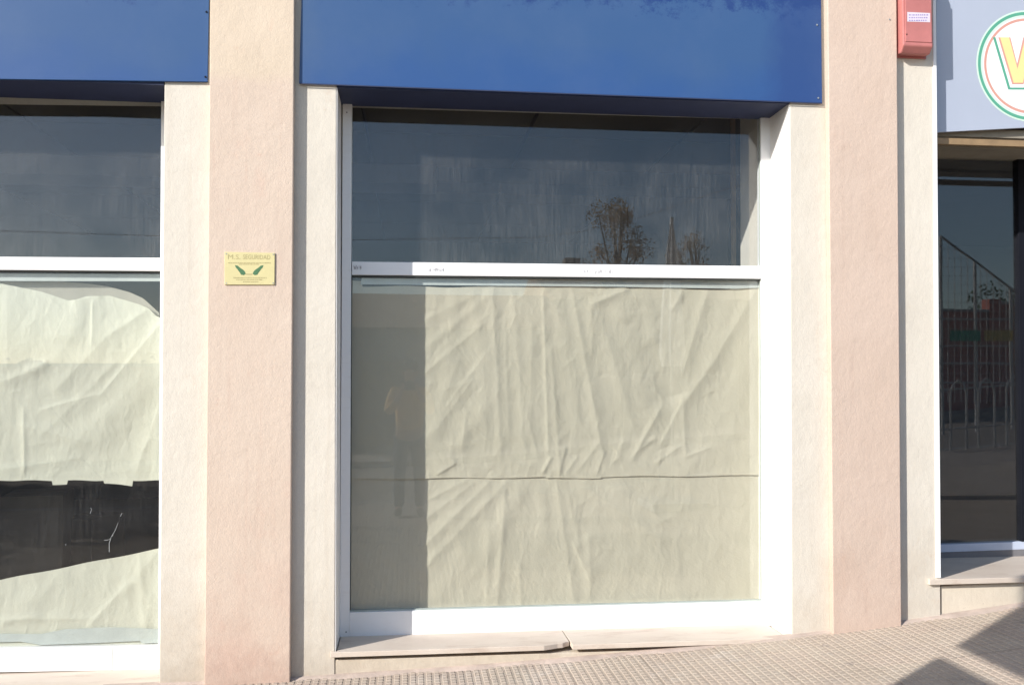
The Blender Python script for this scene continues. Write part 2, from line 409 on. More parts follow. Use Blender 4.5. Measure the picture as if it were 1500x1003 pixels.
tme = bpy.data.meshes.new('paving_tile'); tme.from_pydata([tuple(v) for v in tmb.V], [], tmb.F); tme.materials.append(M['tile'])
X0T = -1.4
porg = ORG[pav.name]
for i in range(30):
    for j in range(ROWS):
        x = X0T + i * T; y = -T * (j + 1)
        o = bpy.data.objects.new('paving_tile', tme); C.objects.link(o); o.parent = pav
        sl = math.atan2(gz(x + T) - gz(x), T)
        o.location = Vector((x, y, gz(x) + random.uniform(-0.0006, 0.0006))) - porg
        o.rotation_euler = (random.uniform(-.0015, .0015), -sl + random.uniform(-.0015, .0015), 0)
# further studded tiles, past the single ones, joined into one part
cell = np.array([tuple(v) for v in tmb.V]); BV = []; BF = []
def field(i0, i1, j0, j1):
    for i in range(i0, i1):
        for j in range(j0, j1):
            x = X0T + i * T; y = -T * (j + 1); n = len(BV)
            for v in cell: BV.append((v[0] + x, v[1] + y, v[2] + gz(v[0] + x) + (((i * 7 + j * 13) % 5) - 2) * 0.0005))
            for f in tmb.F: BF.append(tuple(a + n for a in f))
field(-18, 44, ROWS, 22); field(-18, 0, 0, ROWS); field(30, 44, 0, ROWS)
tag(mesh('tile_field', BV, BF, M['tile'], pav), kind='stuff')

M['cement'] = simple('cement_fillet', (0.46, 0.37, 0.31), 0.9, var=0.2, scale=9, bump=0.5)
V = []; Fc = []; n_ = 200; rr = random.Random(5)
for i in range(n_ + 1):
    x = -1.5 + 6.5 * i / n_; wd = -.030 - .012 * math.sin(i * .37) - rr.uniform(0, .012)
    V += [(x, .01, gz(x) + .012), (x, wd * .5, gz(x) + .006 + rr.uniform(0, .002)), (x, wd, gz(x) - .004)]
for i in range(n_):
    for j in range(2): Fc.append((3 * i + j, 3 * i + j + 1, 3 * i + 4 + j, 3 * i + 3 + j))
mesh('cement_fillet', V, Fc, M['cement'], pav, True)

# ------------------------------------------------------------------ the building
bld = empty('shop_building', 'pale pink and cream rendered ground floor of a shop building with two pilasters', 'building', (0, 0.1, 0))
YT = -760                                           # photo row the wall is carried up to
def wallseg(name, la, lb, mat, y0, y1, ytop=YT, ybot=1075, parent=bld, bevel=0.004):
    poly = [(lx(*la, ytop), ytop), (lx(*lb, ytop), ytop), (lx(*lb, ybot), ybot), (lx(*la, ybot), ybot)]
    return slab(name, poly, y0, y1, mat, parent, bevel)
E_L = (241, 120, 233.5, 985)        # right edge of left opening
E_1 = (493, 125, 490.5, 960)        # left edge of main opening
E_2 = (1157, 150, 1160, 928)        # right edge of main opening
E_3 = (1369.5, 0, 1377.5, 848)      # left edge of right-hand opening
P1a, P1b = (308, 0, 299.5, 990), (431, 0, 424.5, 995)
P2a, P2b = (1212.5, 0, 1220.5, 925), (1313.5, 0, 1320.5, 910)
wallseg('wall', E_L, E_1, M['cream'], 0, 0.55)
wallseg('wall', E_2, E_3, M['cream'], 0, 0.75)
o = wallseg('pilaster', P1a, P1b, M['pink'], -0.045, -0.001); o["label"] = "warm pink pilaster with the small yellow plaque"
o = wallseg('pilaster', P2a, P2b, M['pink_pale'], -0.045, -0.001); o["label"] = "paler pink pilaster beside the red siren box"
# headers above the openings
slab('lintel_wall', [(-2600, YT), (lx(*E_L, YT) - .6, YT), (lx(*E_L, 108) - .6, 108), (-2600, 60)], 0.002, 0.55, M['cream'], bld)
slab('lintel_wall', [(lx(*E_1, YT) + .6, YT), (lx(*E_2, YT) - .6, YT), (lx(*E_2, 132) - .6, 132), (lx(*E_1, 110) + .6, 110)], 0.002, 0.55, M['cream'], bld)
slab('lintel_wall', [(lx(*E_3, YT) + .6, YT), (2900, YT), (2900, 130), (lx(*E_3, 185) + .6, 182)], 0.075, 0.75, M['cream'], bld)
slab('wall', [(-2600, YT), (-1000, YT), (-1000, 1150), (-2600, 1150)], -0.001, 0.5, M['cream'], bld)
slab('wall', [(2250, YT), (2900, YT), (2900, 1000), (2250, 1000)], -0.001, 0.5, M['cream'], bld)
# plinths under the sills
def plinth(x0, y0p, x1, y1p, ya, yb):
    a = P(x0, y0p, ya); b = P(x1, y1p, ya)
    poly = [a, b, Vector((b.x, ya, gz(b.x) - 0.25)), Vector((a.x, ya, gz(a.x) - 0.25))]
    return MB().prism(poly, (0, yb - ya, 0)).build('plinth', M['plinth'], bld, bevel=0.004)
plinth(491, 966.0, 1158.5, 945.0, 0.004, 0.5)
plinth(-1000, 1026, 233, 1019, 0.004, 0.5)
plinth(1378.5, 858, 2250, 820, 0.012, 0.7)
# white reveal of the main opening, a white edge strip beside the right-hand shop
jr = MB(); a0, b0 = P(lx(*E_2, 152), 152, 0.003), P(lx(*E_2, 952), 952, 0.003)
jr.prism([a0 + Vector((-.004, 0, .0)), a0 + Vector((-.0005, 0, 0)), b0 + Vector((-.0005, 0, 0)), b0 + Vector((-.004, 0, 0))], (0, YG + .06, 0)).build('jamb_lining', M['jamb'], bld)
jl = MB(); a0, b0 = P(lx(*E_1, 128), 128, 0.003), P(lx(*E_1, 962), 962, 0.003)
jl.prism([a0 + Vector((.0005, 0, 0)), a0 + Vector((.004, 0, 0)), b0 + Vector((.004, 0, 0)), b0 + Vector((.0005, 0, 0))], (0, YG + .06, 0)).build('jamb_lining', M['jamb'], bld)
slab('edge_trim', [(1366.5, -80), (1370.5, -80), (1378.3, 846), (1371.5, 846)], -0.006, 0.075, M['white'], bld, 0.001)

# interior shell behind the glass
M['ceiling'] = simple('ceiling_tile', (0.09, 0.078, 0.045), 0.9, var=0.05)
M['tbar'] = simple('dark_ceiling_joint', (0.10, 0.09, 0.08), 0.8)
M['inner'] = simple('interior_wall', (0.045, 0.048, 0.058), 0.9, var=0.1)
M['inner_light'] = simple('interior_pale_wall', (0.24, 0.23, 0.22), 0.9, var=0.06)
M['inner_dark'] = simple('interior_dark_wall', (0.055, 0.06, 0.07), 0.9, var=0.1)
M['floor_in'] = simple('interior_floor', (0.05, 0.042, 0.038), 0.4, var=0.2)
ZC = 3.30
xa, xb = -9.2, P(lx(*E_3, 500), 500, .3).x - 0.15
MB().box(xa, xb, 0.56, 7.0, ZC + 0.05, ZC + 0.12).build('ceiling_slab', M['tbar'], bld)
tb = 0
x00 = P(530, 150, 0.9).x
xg = [P(530, 153, 1.07).x, P(795, 155, 1.07).x, P(1040, 168, 1.07).x]
pitch = (xg[2] - xg[0]) / 2
for i in range(-7, 3):
    for j in range(5):
        x = xg[0] + i * pitch; y = 0.56 + j * 1.2
        if x + .3 > xb: continue
        MB().box(x + .012, min(x + pitch - .012, xb - .002), y + .008, y + 1.192, ZC, ZC + 0.048).build('ceiling_tile', M['ceiling'], bld)
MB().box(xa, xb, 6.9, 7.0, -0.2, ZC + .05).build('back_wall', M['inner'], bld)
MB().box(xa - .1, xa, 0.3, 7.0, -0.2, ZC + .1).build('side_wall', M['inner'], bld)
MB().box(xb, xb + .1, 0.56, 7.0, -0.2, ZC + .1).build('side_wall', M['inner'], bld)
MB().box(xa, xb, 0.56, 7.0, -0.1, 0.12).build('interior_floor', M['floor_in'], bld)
MB().box(xa, 9, 0.56, 7.0, ZC + .13, ZC + .3).build('roof_slab', M['cream'], bld)
MB().box(P(241, 100, .5).x - .02, P(495, 500, .5).x + .0, 0.552, 0.64, -0.1, ZC + .05).build('partition', M['inner_dark'], bld)
yb_ = 2.66                                            # pale bulkhead under the ceiling
a = P(240, 240, yb_); b = P(640, 269, yb_)
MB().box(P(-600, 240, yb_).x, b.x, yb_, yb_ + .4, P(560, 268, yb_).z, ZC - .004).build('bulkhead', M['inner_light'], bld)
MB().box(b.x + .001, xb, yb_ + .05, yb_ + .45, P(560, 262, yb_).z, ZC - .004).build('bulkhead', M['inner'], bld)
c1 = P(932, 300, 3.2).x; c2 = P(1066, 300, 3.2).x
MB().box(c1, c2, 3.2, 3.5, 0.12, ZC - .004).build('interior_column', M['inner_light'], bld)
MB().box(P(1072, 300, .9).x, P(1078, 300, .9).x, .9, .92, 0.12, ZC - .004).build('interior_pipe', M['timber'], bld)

# ------------------------------------------------------------------ shop windows
def bar(name, px, win, y0=YG, y1=YG + .06, mat=None, bevel=0.0025):
    return slab(name, px, y0, y1, mat or M['white'], win, bevel)
win = empty('shop_window', 'large white framed shop window between the pink pilasters, brown paper behind its lower pane', 'window', P(820, 932, YG), 'papered shop windows')
bar('stile', [(502, 148), (515.5, 148), (512.0, 933), (497.5, 933)], win)
bar('stile', [(1114.5, 168), (1128.6, 169), (1131.5, 916), (1117.5, 916)], win)
bar('transom', [(515.6, 383), (1115.0, 389.8), (1115.1, 408.3), (515.5, 402.5)], win, YG + .001)
bar('bottom_rail', [(512.2, 896.5), (1117.3, 880), (1117.6, 915), (512.1, 932.5)], win, YG + .001)
bar('head_rail', [(515.7, 147), (1114.2, 166), (1114.3, 168), (515.7, 149.5)], win, YG + .001)
bar('bottom_rail_bead', [(512.3, 893.5), (1117.2, 877.5), (1117.2, 880), (512.3, 896.2)], win, YG + .012, YG + .028, M['bead'], 0.001)
bar('transom_gasket', [(515.2, 402.8), (1114.9, 408.5), (1114.9, 410.8), (515.2, 405.4)], win, YG + .010, YG + .028, M['gasket'], 0)
bar('stile_gasket', [(514.2, 405.4), (515.8, 405.4), (513.6, 893.2), (511.9, 893.2)], win, YG + .012, YG + .028, M['gasket'], 0)
bar('stile_bead', [(1112.6, 172), (1114.6, 172), (1117.5, 878), (1115.3, 878)], win, YG + .012, YG + .028, M['bead'], 0.001)
bar('upper_pane', [(515, 150), (1115, 168), (1116, 392), (514, 386)], win, YGL, YGL + .006, M['glass'], 0)
bar('lower_pane', [(514, 400), (1116, 407), (1118, 884), (511, 900)], win, YGL, YGL + .006, M['glass_low'], 0)
# faint pencil scribbles on the transom, the photo shows them as pale grey smudges
M['pencil'] = simple('pencil_marks', (0.52, 0.50, 0.50), 0.9)
def scribble(x0, x1, yc, hgt, seed, n=26):
    rr = random.Random(seed); pts = []; mb = MB()
    for i in range(n):
        t = i / (n - 1); x = x0 + (x1 - x0) * t + rr.uniform(-1.2, 1.2); y = yc + hgt * math.sin(i * 2.1 + seed) * rr.uniform(.3, 1)
        pts.append(P(x, y, YG - .0006))
    for a_, b_ in zip(pts[:-1], pts[1:]):
        if rr.random() < .25: continue
        d_ = (b_ - a_).normalized(); n_ = Vector((-d_.z, 0, d_.x)) * .0011
        mb.add([a_ - n_, b_ - n_, b_ + n_, a_ + n_], [(0, 1, 2, 3)])
    return mb.build('scribble', M['pencil'], win)
scribble(628, 650, 395, 4, 1); scribble(852, 898, 397.5, 4.5, 2, 50); scribble(1076, 1114, 401.5, 4, 3, 36); scribble(518, 530, 392, 4, 5)
for px, py in ((507, 925), (1123.6, 888), (508, 165)):
    c = P(px, py, YG - .0005); MB().tube([c, c + Vector((0, -.0015, 0))], .0035, 8).build('rivet', M['gasket'], win)

lw_ = empty('shop_window', 'white framed shop window at the left edge, torn pale paper hanging behind its glass', 'window', P(0, 981, YG), 'papered shop windows')
bar('stile', [(236, 138), (256, 138), (252, 981), (231.5, 981)], lw_, YG + .0005)
bar('transom', [(-900, 370), (236.0, 377.6), (236, 397), (-900, 389)], lw_, YG + .001)
bar('bottom_rail', [(-900, 965), (233, 946), (233, 980), (-900, 1000)], lw_, YG + .001)
bar('transom_gasket', [(-900, 389.2), (236, 397.2), (236, 399.4), (-900, 391.5)], lw_, YG + .010, YG + .028, M['gasket'], 0)
bar('upper_pane', [(-900, 140), (238, 140), (236, 380), (-900, 375)], lw_, YGL, YGL + .006, M['glass'], 0)
bar('lower_pane', [(-900, 385), (236, 394), (234, 950), (-900, 970)], lw_, YGL, YGL + .006, M['glass_smudged'], 0)
bar('stile', [(-930, 138), (-901, 138), (-901, 1000), (-930, 1000)], lw_, YG + .0005)
bar('rail_joint', [(163.5, 947.3), (164.6, 947.3), (164.6, 980.5), (163.5, 980.5)], lw_, YG + .0004, YG + .003, M['bead'], 0)

M['scratch'] = simple('pale_scratch', (0.24, 0.25, 0.25), 0.8)
def scratch(pts, wpx=1.1):
    q_ = [P(x, y, YGL - .0004) for x, y in pts]; mb = MB()
    for i_ in range(len(q_) - 1):
        a_, b_ = q_[i_], q_[i_ + 1]; d_ = (b_ - a_).normalized(); n_ = Vector((-d_.z, 0, d_.x)) * wpx * .0016 * (1 - .6 * i_ / len(q_))
        mb.add([a_ - n_, b_ - n_ * .7, b_ + n_ * .7, a_ + n_], [(0, 1, 2, 3)])
    mb.build('scratch', M['scratch'], lw_)
scratch([(160, 808), (160, 795), (163, 786), (169, 776), (173, 765)], 1.3); scratch([(153, 791), (160, 790), (166, 783)], 1.0); scratch([(176, 756), (179, 751)], .9); scratch([(132, 752), (134, 746), (133, 743)], .9); scratch([(96, 798), (97, 796)], .8)

# marble sills (main one broken in two, a chip lost from its front edge)
def sill(pts, zt, th, win_, label=None):
    poly = [Vector((x, y, zt)) for x, y in pts]
    o = MB().prism(poly, (0, 0, -th)).build('sill_slab', M['marble'], win_, bevel=0.0025)
    if label: o["label"] = label
    return o
ZS = P(513, 931.5, YG).z; FY = -0.022
xl = P(484, 958, FY).x; xj = P(838, 946, FY).x; xr = P(1159, 930, FY).x
cx_ = [P(v, 950, FY).x for v in (797, 808, 818, 826, 833)]
sill([(xl, FY), (cx_[0], FY), (cx_[1], FY + .014), (cx_[2], FY + .030), (cx_[3], FY + .036), (cx_[4], FY + .058), (xj - .004, FY + .066), (xj - .006, YG + .06), (xl + .03, YG + .06), (xl + .03, .0), (xl, .0)], ZS, .026, win, 'left length of the sill, its broken corner missing')
sill([(xj + .003, FY), (xr, FY), (xr - .02, 0), (xr - .02, YG + .06), (xj - .002, YG + .06)], ZS - .0008, .026, win)
ZS2 = P(200, 980, YG).z
sill([(P(-1000, 990, FY).x, FY), (P(238, 990, FY).x, FY), (P(238, 990, FY).x, YG + .06), (P(-1000, 990, FY).x, YG + .06)], ZS2, .026, lw_)

# right-hand shop
YR = 0.55
rs = empty('glass_shopfront', 'dark recessed glass shopfront at the right edge under the round logo sign', 'shopfront', P(1440, 812, YR))
bar('bottom_rail', [(1370, 797.5), (2250, 765), (2250, 777), (1370, 809)], rs, YR, YR + .05, M['blue_grey'])
bar('threshold', [(1368, 809), (2250, 777), (2250, 800), (1368, 825)], rs, YR + .002, YR + .08, M['threshold'])
bar('post', [(1491, 226), (1503, 226), (1508, 792), (1497, 793)], rs, YR - .004, YR + .05, M['dark_post'])
bar('post', [(1836, 226), (1852, 226), (1856, 782), (1840, 782)], rs, YR - .004, YR + .05, M['dark_post'])
bar('pane', [(1360, 215), (1496, 215), (1500, 800), (1362, 804)], rs, YR + .02, YR + .026, M['glass_clean'], 0)
bar('pane', [(1498, 215), (1846, 215), (1850, 786), (1502, 800)], rs, YR + .02, YR + .026, M['glass_clean'], 0)
bar('pane', [(1847, 215), (2250, 215), (2250, 770), (1852, 786)], rs, YR + .02, YR + .026, M['glass_clean'], 0)
ZR = P(1378, 848, FY).z
sill([(P(1362, 850, FY).x, FY), (P(2250, 850, FY).x, FY), (P(2250, 850, FY).x, YR + .1), (P(1372, 850, FY).x + .012, YR + .1), (P(1372, 850, FY).x + .012, -.001), (P(1362, 850, FY).x, -.001)], ZR, .030, rs)
zb = P(1372, 205, .08).z; zt_ = P(1372, 194, .08).z
xq = P(1370.5, 205, .076).x + .004; xe = P(2250, 205, .08).x
MB().box(xq, xe, .100, YR + .05, zb + .030, zb + .075).build('soffit', M['soffit_grey'], rs)
MB().box(xq, xe, .26, .30, zb + .012, zb + .030).build('soffit_batten', M['soffit_grey'], rs)
MB().box(xq, xe, .078, .0995, zb - .024, zb + .012).build('timber_lintel', M['timber'], rs, bevel=.002)
# its interior
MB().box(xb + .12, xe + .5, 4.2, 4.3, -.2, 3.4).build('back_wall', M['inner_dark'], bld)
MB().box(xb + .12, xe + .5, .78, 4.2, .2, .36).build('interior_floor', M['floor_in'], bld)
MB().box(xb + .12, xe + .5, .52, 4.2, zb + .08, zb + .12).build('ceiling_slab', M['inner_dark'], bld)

# ------------------------------------------------------------------ signs
ms = empty('fascia_sign', 'long faded blue fascia sign above the middle window', 'sign', P(820, 130, 0), 'blank blue fascia signs')
slab('panel', [(lx(441.5, 0, 438, 122, -420), -420), (1198, -420), (1204.5, 151), (438, 122)], -0.016, -0.002, M['sign_blue'], ms, .002)
def soffit(xl_, xr_, sg, par):
    a_ = P(xl_[0], xl_[1], 0.0); b_ = P(xr_[0], xr_[1], 0.0)
    V = [Vector((a_.x, -.001, a_.z)), Vector((b_.x, -.001, b_.z)), Vector((b_.x, YG + .03, b_.z)), Vector((a_.x, YG + .03, a_.z))]
    return MB().prism(V, (0, 0, .06)).build('soffit', M['navy'], par)
soffit((494, 129.0), (1155.5, 152.2), 0, ms)
M['galv'] = simple('galvanised_steel', (0.42, 0.43, 0.43), 0.45, metal=0.6, var=0.15, scale=20)
for px, py in ((1196.5, 37), (1198.5, 144)):
    c = P(px, py, -.0165); MB().tube([c, c + Vector((0, -.003, 0))], .005, 10).build('screw', M['galv'], ms)
slab('lower_lip', [(438.5, 121.9), (1204.3, 150.9), (1204.4, 152.2), (438.5, 123.2)], -.019, -.0165, M['navy'], ms)
ls = empty('fascia_sign', 'faded blue fascia sign above the window at the left edge', 'sign', P(0, 116, 0), 'blank blue fascia signs')
slab('panel', [(-1000, -420), (306.5 + 8, -420), (304, 120), (0, 116), (-1000, 100)], -0.016, -0.002, M['sign_blue'], ls, .002)
a_ = P(0, 116.5, 0)
MB().box(P(-1000, 116, 0).x, P(240, 120, 0).x, -.001, YG + .03, a_.z, a_.z + .06).build('soffit', M['navy'], ls)
for px, py in ((301, 113), (302.5, 18)):
    c = P(px, py, -.0165); MB().tube([c, c + Vector((0, -.003, 0))], .005, 10).build('screw', M['dark_post'], ls)

YS = 0.06
rsn = empty('logo_sign', 'grey blue shop sign with a round green and red V logo', 'sign', P(1500, 195, YS))
slab('panel', [(1371.2, -120), (2250, -120), (2250, 148), (1372.5, 194)], YS, YS + .014, M['sign_grey'], rsn, .001)
slab('top_flashing', [(1370.9, -124), (2250, -124), (2250, -119.5), (1370.9, -119.5)], YS - .05, YS + .014, M['sign_grey'], rsn, .001)
M['logo_white'] = simple('logo_white', (0.80, 0.80, 0.80), 0.5, var=0.02)
M['logo_green'] = simple('logo_green', (0.09, 0.34, 0.23), 0.5, var=0.04)
M['logo_red'] = simple('logo_red', (0.60, 0.30, 0.24), 0.5, var=0.04)
M['logo_yellow'] = simple('logo_yellow', (0.80, 0.64, 0.28), 0.5, var=0.04)
M['logo_mint'] = simple('logo_mint', (0.58, 0.74, 0.62), 0.5, var=0.02)
LC = P(1507, 97, YS - .001); RAD = (P(1507, 97, YS) - P(1507, 17, YS)).length * .985
def ring(name, r0, r1, y, mat):
    n = 96; V = []; Fc = []
    for i in range(n):
        a = 2 * math.pi * i / n; ca, sa = math.cos(a), math.sin(a)
        for rr in (r0, r1):
            V.append((LC.x + ca * rr, y, LC.z + sa * rr))
    for i in range(n):
        j = (i + 1) % n; Fc.append((2 * i, 2 * i + 1, 2 * j + 1, 2 * j))
    if r0 == 0:
        V = [(LC.x + math.cos(2 * math.pi * i / n) * r1, y, LC.z + math.sin(2 * math.pi * i / n) * r1) for i in range(n)]; Fc = [tuple(range(n))]
    return mesh(name, V, Fc, mat, rsn)
ring('logo_disc', 0, RAD * 1.03, YS - .0008, M['logo_mint'])
ring('logo_ring', RAD * .945, RAD, YS - .0014, M['logo_green'])
ring('logo_field', 0, RAD * .90, YS - .0014, M['logo_white'])
ring('logo_ring', RAD * .835, RAD * .882, YS - .0020, M['logo_red'])
ring('logo_field', 0, RAD * .828, YS - .0026, M['logo_white'])
def vletter(name, off, y, mat, grow=0.0):
    def q(px, py): return P(px + off[0], py + off[1], y)
    g_ = grow
    pts = [(1464 - g_, 55), (1515 + g_, 55), (1498 + g_ * .75, 122 + g_), (1484 - g_ * .75, 122 + g_)] if g_ > 5 else [(1464 - g_, 55), (1478 + g_ * 1.1, 55), (1490, 100 - g_ * 3.4), (1501 - g_ * 1.1, 55), (1515 + g_, 55), (1498 + g_ * .75, 122 + g_), (1484 - g_ * .75, 122 + g_)]
    return mesh(name, [q(*p_) for p_ in pts], [tuple(range(len(pts)))], mat, rsn)
vletter('letter_v_shadow', (0, 0), YS - .0032, M['logo_green'], 9.5)
vletter('letter_v_gap', (1.6, -1), YS - .0036, M['logo_white'], 7.6)
vletter('letter_v_outline', (0, 0), YS - .0040, M['logo_red'], 1.8)
vletter('letter_v', (.6, 0), YS - .0044, M['logo_yellow'], -0.4)

# ------------------------------------------------------------------ yellow alarm plaque
M['plaque'] = simple('pale_yellow_plate', (0.62, 0.55, 0.28), 0.45, var=0.05, scale=10)
M['ink_green'] = simple('green_print', (0.06, 0.16, 0.07), 0.6)
M['ink_olive'] = simple('faded_olive_print', (0.40, 0.34, 0.16), 0.6)
pl = empty('alarm_plaque', 'small yellow security plaque with two green wings on the left pink pilaster', 'plaque', P(366, 417, -.05))
YP = -0.0455; YQ = YP - .006
slab('plate', [(329, 369), (402.5, 370.5), (402, 417), (329, 417)], YQ, YP, M['plaque'], pl, .0012)
def text_obj(name, body, px0, py0, px1, py1, y, mat, parent):
    cu = bpy.data.curves.new(name, 'FONT'); cu.body = body; cu.size = 1; cu.resolution_u = 2
    tmp = bpy.data.objects.new(name, cu); C.objects.link(tmp)
    bpy.context.view_layer.update()
    me = bpy.data.meshes.new_from_object(tmp.evaluated_get(bpy.context.evaluated_depsgraph_get()))
    bpy.data.objects.remove(tmp)
    vs = [v.co.copy() for v in me.vertices]; mx = max(v.x for v in vs); mn = min(v.x for v in vs); my = max(v.y for v in vs); ny = min(v.y for v in vs)
    a_, b_ = P(px0, py1, y), P(px1, py0, y)
    V = [Vector((a_.x + (v.x - mn) / (mx - mn) * (b_.x - a_.x), y, a_.z + (v.y - ny) / (my - ny) * (b_.z - a_.z))) for v in vs]
    return mesh(name, V, [tuple(p_.vertices) for p_ in me.polygons], mat, parent)
text_obj('lettering', 'M.S. ', 334, 373, 352, 379.5, YQ - .0006, M['ink_olive'], pl)
text_obj('lettering', 'SEGURIDAD', 356, 373.5, 396, 379.5, YQ - .0006, M['ink_olive'], pl)
def wing(s_):
    base = [(-21, 0), (-17, .5), (-13, 4), (-9, 6.5), (-6.5, 9), (-5, 12.5), (-8, 14.5), (-12, 13.8), (-13.5, 11), (-15.5, 8.5), (-17.5, 5.5), (-19.5, 3.5)]
    V = [P(365 + s_ * x, 388.5 + y, YQ - .0006) for x, y in base]
    return mesh('wing_emblem', V, [tuple(range(len(V)))], M['ink_green'], pl)
wing(1); wing(-1)
mesh('emblem_link', [P(x, y, YQ - .0006) for x, y in ((360.5, 401), (369.5, 401), (369.5, 402.4), (360.5, 402.4))], [(0, 1, 2, 3)], M['ink_olive'], pl)
fine = MB()                                           # two lines of print too small to read
rr = random.Random(4)
for yy, x0_, x1_ in ((384.5, 334, 396), (386.4, 350, 380), (406.2, 342, 390), (409.0, 346, 384), (412.2, 356, 378)):
    x = x0_
    while x < x1_:
        w_ = rr.uniform(.7, 1.6)
        fine.add([P(x, yy, YQ - .0006), P(x + w_, yy, YQ - .0006), P(x + w_, yy + 1.3, YQ - .0006), P(x, yy + 1.3, YQ - .0006)], [(0, 1, 2, 3)]); x += w_ + rr.uniform(.5, 1.2)
tag(fine.build('small_print', M['ink_olive'], pl), kind='stuff')
for px, py in ((331.5, 371.8), (400.4, 372.6), (331.5, 414.8), (400, 414.8)):
    c = P(px, py, YQ); MB().tube([c, c + Vector((0, -.0015, 0))], .0032, 8).build('screw', M['galv'], pl)

# ------------------------------------------------------------------ red siren box
M['red_box'] = simple('sun_faded_red_plastic', (0.47, 0.17, 0.155), 0.45, var=0.12, scale=5)
sb = empty('alarm_siren', 'faded red alarm siren box high on the wall at the right pilaster', 'alarm box', P(1340, 78, 0))
yb0, yf0 = -0.002, -0.085
q = lambda x, y, Y: P(x, y, Y)
zt1, zt2, zt3 = P(1345, 80, -.04).z, P(1345, 68, -.08).z, P(1345, -42, -.08).z
x1, x2 = P(1324, 40, yf0).x, P(1366.5, 40, yf0).x
prof = [(yb0, zt1), (-.055, zt1 - .004), (yf0, zt2), (yf0 + .008, zt3), (-.06, zt3 + .05), (yb0, zt3 + .06)]
MB().prism([Vector((x1 - .004, a, b)) for a, b in prof], (x2 - x1 + .004, 0, 0)).build('casing', M['red_box'], sb, bevel=.006)
MB().box(x1 - .012, x2 + .006, -.010, -.0015, zt1 - .012, zt3 + .07).build('back_plate', M['red_box'], sb, bevel=.002)
MB().box(x1 + .008, x2 - .008, yf0 - .003, yf0 + .002, zt2 + .02, zt3 - .01).build('front_cover', M['red_box'], sb, bevel=.002)
M['sticker'] = simple('white_sticker', (0.66, 0.60, 0.66), 0.5, var=0.05); M['sticker_ink'] = simple('violet_print', (0.30, 0.22, 0.50), 0.5)
def patch(name, px, y, mat, par):
    return mesh(name, [P(a, b, y) for a, b in px], [tuple(range(len(px)))], mat, par)
patch('sticker', [(1329, 18), (1362.5, 19.5), (1362.5, 33), (1329, 32)], yf0 - .0036, M['sticker'], sb)
sm = MB(); rr = random.Random(2)
for yy in (21.5, 25.5, 29.5):
    x = 1331.5
    while x < 1358:
        w_ = rr.uniform(1, 2.6); sm.add([P(x, yy, yf0 - .0042), P(x + w_, yy, yf0 - .0042), P(x + w_, yy + 1.6, yf0 - .0042), P(x, yy + 1.6, yf0 - .0042)], [(0, 1, 2, 3)]); x += w_ + rr.uniform(.8, 1.6)
tag(sm.build('sticker_print', M['sticker_ink'], sb), kind='stuff')
for px, py in ((1318.5, 51), (1303, 29)):
    Yq = -.0465 if px < 1310 else yf0
    c = P(px, py, -.0455) if px < 1310 else P(1328, 51, yf0)
    MB().tube([c, c + Vector((0, -.003, 0))], .0045, 8).build('screw', M['galv'], sb)

# ------------------------------------------------------------------ paper sheets behind the glass
def sheet(name, label, xs_, top, bot, folds, mat, Y=YGL + .022, nu=300, nv=200, crumple=(140, .0007), fan=None, seed=1, cat='paper'):
    rs_ = np.random.RandomState(seed)
    u = np.linspace(xs_[0], xs_[1], nu); v = np.linspace(0, 1, nv)
    tp = np.array([top(x) for x in u]); bt = np.array([bot(x) for x in u])
    PX = np.tile(u, (nv, 1)); PY = tp[None, :] + (bt - tp)[None, :] * v[:, None]
    Hh = np.zeros_like(PX)
    def crease(ax, ay, bx, by, wd, amp, kind):
        dx, dy = bx - ax, by - ay; L = math.hypot(dx, dy); tx, ty = dx / L, dy / L
        t = ((PX - ax) * tx + (PY - ay) * ty) / L; d = (PX - ax) * -ty + (PY - ay) * tx
        env = np.clip(np.minimum((t + .12) / .25, (1.12 - t) / .25), 0, 1); env = env * env * (3 - 2 * env)
        if kind == 'r': prof_ = np.exp(-np.abs(d / wd) ** 1.3)                     # ridge, rather sharp
        elif kind == 's': prof_ = np.exp(-(d / wd) ** 2)                         # soft swell
        else: prof_ = np.where(d > 0, np.exp(-d / (wd * .35)), np.exp(d / (wd * 1.6)))   # asymmetric fold
        return amp * prof_ * env
    for f_ in folds: Hh += crease(*f_)
    x0_, x1_ = xs_; y0_, y1_ = tp.min(), bt.max()
    for _ in range(crumple[0]):
        cx0, cy0 = rs_.uniform(x0_, x1_), rs_.uniform(y0_, y1_); an = rs_.uniform(0, math.pi); ln = rs_.uniform(8, 55)
        if fan is not None: an = math.atan2(cy0 - fan[1], cx0 - fan[0]) + rs_.normal(0, .45)
        Hh += crease(cx0, cy0, cx0 + math.cos(an) * ln, cy0 + math.sin(an) * ln, rs_.uniform(1.6, 6), rs_.uniform(-1, 1) * crumple[1], 'ra'[rs_.randint(2)])
    Hh -= Hh.min() * 0
    Hh = .016 * np.tanh(Hh / .016)
    V = []
    for r_ in range(nv):
        for c_ in range(nu):
            p_ = P(PX[r_, c_], PY[r_, c_], Y); p_.y -= float(Hh[r_, c_]); V.append(p_)
    Fc = [(r_ * nu + c_, r_ * nu + c_ + 1, (r_ + 1) * nu + c_ + 1, (r_ + 1) * nu + c_) for r_ in range(nv - 1) for c_ in range(nu - 1)]
    o = mesh(name, V, Fc, mat, None, True)
    tag(o, label, cat, 'sheets of paper hung behind the glass')
    return o
A = .0078
